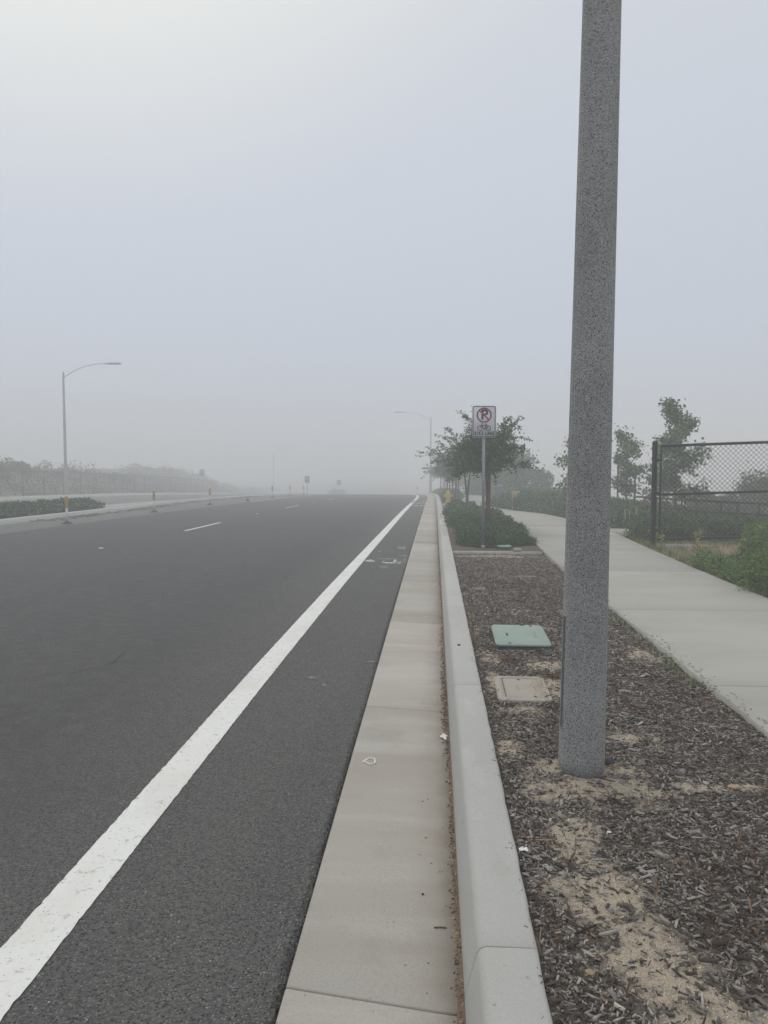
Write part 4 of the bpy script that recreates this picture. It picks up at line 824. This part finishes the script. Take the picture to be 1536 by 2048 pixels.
# ------------------------------------------------------------------ brown handrails
def handrail(x0, x1, y, zt, slope, posts, rusty, lab):
    t = thing('handrail', lab, 'handrail', P(x0, y, 0)); L_ = x1 - x0
    def zz_(u): return zt - slope * u
    gap = .30; pts = [(L_, 0, zz_(L_))] + [(u, 0, zz_(u)) for u in np.linspace(L_ * .9, .08, 8)] + [(.02, 0, zz_(0) - .03), (0, 0, zz_(0) - .1), (0, 0, zz_(0) - gap + .08), (.03, 0, zz_(0) - gap + .02)] + [(u, 0, zz_(u) - gap) for u in np.linspace(.09, L_, 8)]
    MB().tube(pts, .030, 8).build('rail', M['brown'], t, smooth=True)
    for u in posts:
        full = u in rusty
        MB().tube([(u, 0.03, zz_(u) - (gap if not full else zt + .3)), (u, 0.03, zz_(u) + .0)], .03 if not full else .045, 8).build('post', M['rust'] if full and x0 < 6.5 else M['brown'], t, smooth=True)
handrail(6.36, 9.6, 25, .85, .065, (.36, 1.5, 2.6), (.36, 2.6), 'rear brown handrail beginning left of the gate post')
handrail(6.80, 10.4, 21.4, .89, .055, (.33, .98, 1.42, 1.98, 3.1), (.33, 1.42, 3.1), 'front brown handrail starting behind the middle of the gate')

# ------------------------------------------------------------------ trees
def tree(loc, lab, cat, trunk_h, crown_r, crown_h, nb, lpb, ls, leafmat, seed, trunk_r=.045, forked=False, stake=False, style='spread', group=None, name='tree', nb_twig=3, twig_r=.006):
    r = np.random.default_rng(seed); t = thing(name, lab, cat, loc, 0, group)
    tm = MB(); starts = []
    if forked:
        for sgn, ty in ((-1, .02), (1, -.03)):
            p = [(0, 0, 0), (sgn * .015, 0, trunk_h * .3), (sgn * .09, ty, trunk_h * .75), (sgn * .16, ty * 2, trunk_h * 1.15)]
            tm.tube(p, [trunk_r, trunk_r * .75, trunk_r * .6, trunk_r * .45], 8); starts.append(np.array(p[-1])); starts.append(np.array(p[-2]) * [1, 1, 1.2])
    else:
        p = [(0, 0, 0), (.02, .0, trunk_h * .5), (-.01, .02, trunk_h), (.0, 0, trunk_h + crown_h * (.75 if style != 'spread' else .12))]
        tm.tube(p, [trunk_r, trunk_r * .85, trunk_r * .7, trunk_r * .3], 8); starts = [np.array(p[2]), np.array(p[3]) * [1, 1, .93]]
    C = []; br = MB()
    for k in range(nb):
        a_ = 6.283 * k / nb * 2.618 + r.normal() * .2; f_ = (k + .5) / nb
        if style == 'spread':
            s0 = starts[k % len(starts)] + [0, 0, r.uniform(-.10, .58) ** 1 * crown_h * .5 if k % 3 else 0]
            el_ = R(r.choice([-6, 6, 16, 28, 42, 62], p=[.15, .22, .24, .19, .12, .08])); spray = k % 4 == 0; el_ = R(r.uniform(8, 58)) if spray and k % 8 else el_; L_ = crown_r * (r.uniform(.4, .88) if not spray else r.uniform(1.0, 1.32)) * (1 if el_ < .7 else .9)
            if math.sin(a_) * 0 + 1: pass
            d = np.array([math.cos(a_) * math.cos(el_), math.sin(a_) * math.cos(el_), math.sin(el_)])
            droop = r.uniform(.05, .25)
        else:
            spray = False; zf_ = f_; s0 = np.array([0, 0, trunk_h * .85 + crown_h * .95 * zf_]); el_ = R(r.uniform(15, 55)); L_ = crown_r * (1 - .72 * abs(zf_ - .3) ** 1.1) * r.uniform(.55, 1.15)
            d = np.array([math.cos(a_) * math.cos(el_), math.sin(a_) * math.cos(el_), math.sin(el_)]); droop = r.uniform(0, .2)
        u = np.linspace(0, 1, 7)[:, None]; wob = np.cumsum(r.normal(0, .03, (7, 3)), 0) * L_
        pts = s0 + d * L_ * u + wob * u - np.array([0, 0, 1]) * droop * L_ * u ** 2.2
        br.tube(pts, np.linspace(twig_r * 2, twig_r * .5, 7), 5, False)
        twigs = [pts]
        for q_ in range(nb_twig):
            i0 = r.integers(2, 6); b_ = d + r.normal(0, .7, 3); b_ /= np.linalg.norm(b_); l2 = L_ * r.uniform(.2, .45); u2 = np.linspace(0, 1, 5)[:, None]; pp = pts[i0] + b_ * l2 * u2 - np.array([0, 0, 1]) * .1 * l2 * u2 ** 2
            br.tube(pp, np.linspace(twig_r, twig_r * .4, 5), 4, False); twigs.append(pp)
        for ti, pp in enumerate(twigs):
            nl = int(lpb * (1 if ti == 0 else .45) * (.6 if spray else 1)); uu = r.random(nl) ** (.7 if style == 'spread' else .42) * (len(pp) - 1.001); i0 = uu.astype(int); fr = (uu - i0)[:, None]
            base = pp[i0] * (1 - fr) + pp[i0 + 1] * fr; taper = (1.15 - uu / len(pp))[:, None]
            C.append(base + r.normal(0, 1, (nl, 3)) * ls * (.4 + .8 * taper) * (.45 if spray else 1))
    tm.build('trunk', M['bark'], t, smooth=True); br.build('branches', M['bark'], t)
    C = np.concatenate(C); MB().add(*leaves(C, ls, .5, .6)).build('crown', M[leafmat], t, kind='stuff')
    if stake: 
        for sx_ in stake: MB().tube([(sx_, .05, 0), (sx_, .05, 1.95)], .032, 8).build('stake', M['stake'], t)
    return t
tree(P(1.30, 19.3, .12), 'leafy spreading young tree directly behind the bike lane sign', 'tree', 1.62, 1.10, 2.5, 92, 92, .056, 'leaf_tree', 3, .05, stake=(.07,), nb_twig=4)
tree(P(1.33, 31.5, .12), 'young tree with forked trunk behind the hydrant side of the bed', 'tree', 1.75, 1.42, 2.0, 46, 105, .085, 'leaf_tree', 5, .06, forked=True, nb_twig=3)
G3 = 'row of young trees fading along the kerb'
row = [(1.12, 41, 'third young tree in the kerbside row, right of the hydrant'), (1.06, 45.5, 'fourth young tree in the kerbside row'), (1.0, 50.5, 'fifth young tree in the kerbside row'), (.95, 56, 'sixth young tree in the kerbside row, hazy'), (.9, 63, 'seventh young tree in the kerbside row, very hazy'), (.9, 71, 'farthest young tree in the kerbside row, almost lost in fog')]
t0 = tree(P(*row[0][:2], .12), row[0][2], 'tree', 1.75, 1.35, 1.5, 34, 80, .11, 'leaf_tree', 9, .05, stake=(.16,), group=G3, nb_twig=2)
for k, (x_, y_, l_) in enumerate(row[1:]):
    c = copy_tree(t0); c.location = P(x_, y_, .12); c.rotation_euler = (0, 0, 1.1 * (k + 1)); c.scale = (1, 1, .95 + .04 * (k % 3)); c['label'] = l_
# sycamores beyond the gate
tree(P(7.35, 24, -.1), 'tall young sycamore with big leaves standing behind the left part of the gate', 'tree', .95, .95, 2.9, 40, 60, .12, 'leaf_syc', 11, .06, style='up', nb_twig=2)
tree(P(6.85, 28, -.05), 'young sycamore between the concrete pole and the gate', 'tree', .9, .82, 2.2, 26, 48, .13, 'leaf_syc', 12, .045, style='up', nb_twig=2, stake=(-.3, .3))
tree(P(4.75, 26, 0.05), 'young sycamore half hidden behind the concrete pole', 'tree', .8, .72, 1.9, 20, 42, .13, 'leaf_syc', 13, .045, style='up', nb_twig=2)
tree(P(7.9, 27.5, -.1), 'sycamore crown just right of the gate post, behind the tall one', 'tree', .5, .7, 1.5, 18, 45, .13, 'leaf_syc', 14, .045, style='up', nb_twig=2)
tree(P(5.6, 51, 0), 'hazy rounded tree on the right beyond the bins', 'tree', .7, 1.3, 2.2, 30, 60, .2, 'leaf_syc', 15, .06, style='up', nb_twig=2)
tree(P(4.45, 52, 0), 'hazy small tree left of the rounded one beyond the bins', 'tree', .9, .75, 1.1, 20, 45, .2, 'leaf_syc', 16, .05, style='up', nb_twig=2)
tree(P(7.2, 52, 0), 'hazy small tree right of the rounded one beyond the bins', 'tree', .4, .9, 1.3, 20, 50, .2, 'leaf_syc', 17, .05, style='up', nb_twig=2)
tree(P(2.9, 78, 0), 'very faint tree behind the trunk of the forked tree', 'tree', .9, 1.4, 2.2, 24, 50, .25, 'leaf_syc', 18, .06, style='up', nb_twig=2)

for k, (x_, y_, h_) in enumerate([(5.05, 20.75, .55), (5.2, 20.9, .5), (5.4, 21.0, .6), (5.75, 21.1, .52), (5.95, 21.0, .5)]):
    MB().tube([(0, 0, 0), (.01, 0, h_ * .5), (0, 0, h_)], [.02, .018, .012], 6).build('plant_stake', M['bleached'], loc=P(x_, y_, .1), label=('leftmost', 'second', 'middle', 'fourth', 'rightmost')[k] + ' of five pale upright stakes beside the side path, right of the pole', cat='stake', group='pale stakes beside the side path')
# ------------------------------------------------------------------ hydrant and bins
hy = thing('fire_hydrant', 'yellow fire hydrant by the kerb in front of the far trees', 'fire hydrant', P(.67, 37.9, .13))
MB().lathe([(.17, 0), (.17, .04), (.11, .045), (.105, .42), (.12, .43), (.12, .46), (.115, .50), (.09, .58), (.05, .63), (.03, .64), (.03, .68), (.005, .685)], 20).build('barrel', M['hydrant'], hy, smooth=False)
MB().lathe([(.07, -.20), (.07, -.13), (.055, -.12), (.055, .12), (.07, .13), (.07, .20), (.02, .21), (.02, .23)], 14, M=Matrix.Translation((0, 0, .38)) @ Matrix.Rotation(R(90), 4, 'Y')).build('side_outlets', M['hydrant'], hy)
MB().lathe([(.06, 0), (.075, .13), (.08, .135), (.08, .17), (.02, .18)], 14, M=Matrix.Translation((0, 0, .33)) @ Matrix.Rotation(R(90), 4, 'X')).build('pumper_cap', M['hydrant'], hy)
bn = thing('litter_bin', 'grey litter bin with ochre panel on a thin post beside the path', 'litter bin', P(3.23, 31, .12))
MB().lathe([(.15, 0), (.165, .60), (.165, .66), (.15, .665)], 18).build('body', M['bin'], bn); MB().lathe([(.19, .69), (.19, .73), (.15, .76)], 18).build('lid', M['binlid'], bn)
for a_ in (0, 2.1, 4.2): MB().box(.13 * math.cos(a_) - .012, .13 * math.cos(a_) + .012, .13 * math.sin(a_) - .012, .13 * math.sin(a_) + .012, .66, .70).build('lid_bracket', M['bin'], bn)
ps = thing('notice_post', 'thin ochre post with small ochre panel in front of the grey bin', 'notice post', P(2.98, 29.75, .12))
MB().box(-.015, .015, -.015, .015, 0, .78).build('post', M['ochre'], ps); MB().box(0.016, .20, -.02, 0, .54, .74).build('panel', M['ochre'], ps)
b2 = thing('litter_bin', 'plain grey litter bin farther along the path, hazy', 'litter bin', P(3.95, 47, .12))
MB().lathe([(.17, 0), (.18, .74), (.15, .76)], 18).build('body', M['bin'], b2); MB().lathe([(.20, .78), (.20, .83), (.14, .87)], 18).build('lid', M['binlid'], b2)

# ------------------------------------------------------------------ hillside: fence and brush
fn = thing('hillside_fence', 'long low chain link fence along the foot of the brush hillside', 'fence', (0, 0, 0))
fy = np.arange(40, 112, 3.)
for y_ in fy:
    p_ = P(-28.7, y_, .05); MB().tube([(0, 0, 0), (0, 0, 1.85)], .04, 6).build('fence_post', M['bark'], fn, loc=p_)
MB().tube(warp([(-28.7, v, 1.88) for v in fy]), .035, 6).build('top_rail', M['bark'], fn)
wv = MB(); yq = np.arange(40, 109, .16)
for j, y_ in enumerate(yq):
    k = np.arange(0, 11); zz_ = .1 + k * .178; yz = y_ + .08 * ((k + j) % 2); wv.tube(np.stack([0 * k - 28.7 + curve(yz), yz, zz_ + prof(yz)], 1), .004, 3, False)
wv.build('chain_link_mesh', M['bark'], fn)
# brush covering the hill
n = 70000; y = 34 + 160 * rng.random(n) ** 1.3; x = -29.6 - 18 * rng.random(n) ** 1.2; h = hill_h(x, y)
dens = nz(x, y, 2.0, 91) + rng.normal(0, .3, n) > -.7; x, y, h = x[dens], y[dens], h[dens]; n = len(x)
bh = .2 + 1.25 * np.clip(nz(x, y, 2.6, 92) + .15, 0, 1)
o = MB().add(*leaves(np.stack([x, y, .08 + h + rng.random(n) * bh], 1), .17 * (1 + (y - 40) * .006), .3, .6)).build('hillside_brush', M['leaf_dry'], wp=True, kind='stuff', label='dry grey brown brush covering the hillside behind the fence', cat='brush')
n = 22000; y = 36 + 100 * rng.random(n) ** 1.3; x = -30.5 - 12 * rng.random(n); h = hill_h(x, y); k = nz(x, y, 2.6, 93) > .25; x, y, h = x[k], y[k], h[k]; n = len(x)
MB().add(*leaves(np.stack([x, y, .1 + h + rng.random(n) * .7], 1), .18, .3, .6)).build('hillside_bushes', M['leaf'], wp=True, kind='stuff', label='patches of darker green bushes on the hillside', cat='brush')
def hb(x, y, rx, h, lab, sd, n=1800): mound('hill_shrub', x, y, rx, rx * 1.1, h, n, .2, 'leaf', lab, 'shrub', seed=sd, rough=.3, z0=float(hill_h(np.array(x), np.array(y))) - .1, sprig=.6)
hb(-33.6, 57, .9, .8, 'tall scrub on the hill crest at the left edge', 41); hb(-34.0, 61.5, .6, .9, 'spiky shrub on the hill crest, second from the left edge', 42); hb(-34.4, 69.5, .55, .75, 'dark shrub on the hill crest just left of the street lamp', 43)
hb(-35.4, 85, 1.6, .8, 'wide shrub on the hill crest right of the street lamp', 44); hb(-13.2, 150, 1.7, 1.3, 'faint bush showing over the crest of the road between two signs', 45)

# ------------------------------------------------------------------ fog
hz = MB().box(-505, 505, -65, 505, -9, 11.0)
mv = bpy.data.materials.new('fog'); mv.use_nodes = True; T = mv.node_tree; T.nodes.clear()
oo = T.nodes.new('ShaderNodeOutputMaterial'); pv = T.nodes.new('ShaderNodeVolumePrincipled')
pv.inputs['Color'].default_value = (.97, .985, 1.0, 1); pv.inputs['Density'].default_value = .0104; pv.inputs['Anisotropy'].default_value = 0.0
T.links.new(pv.outputs[0], oo.inputs['Volume'])
hz.build('haze', mv, kind='stuff', label='pale grey morning fog filling the road and swallowing the distance', cat='fog')
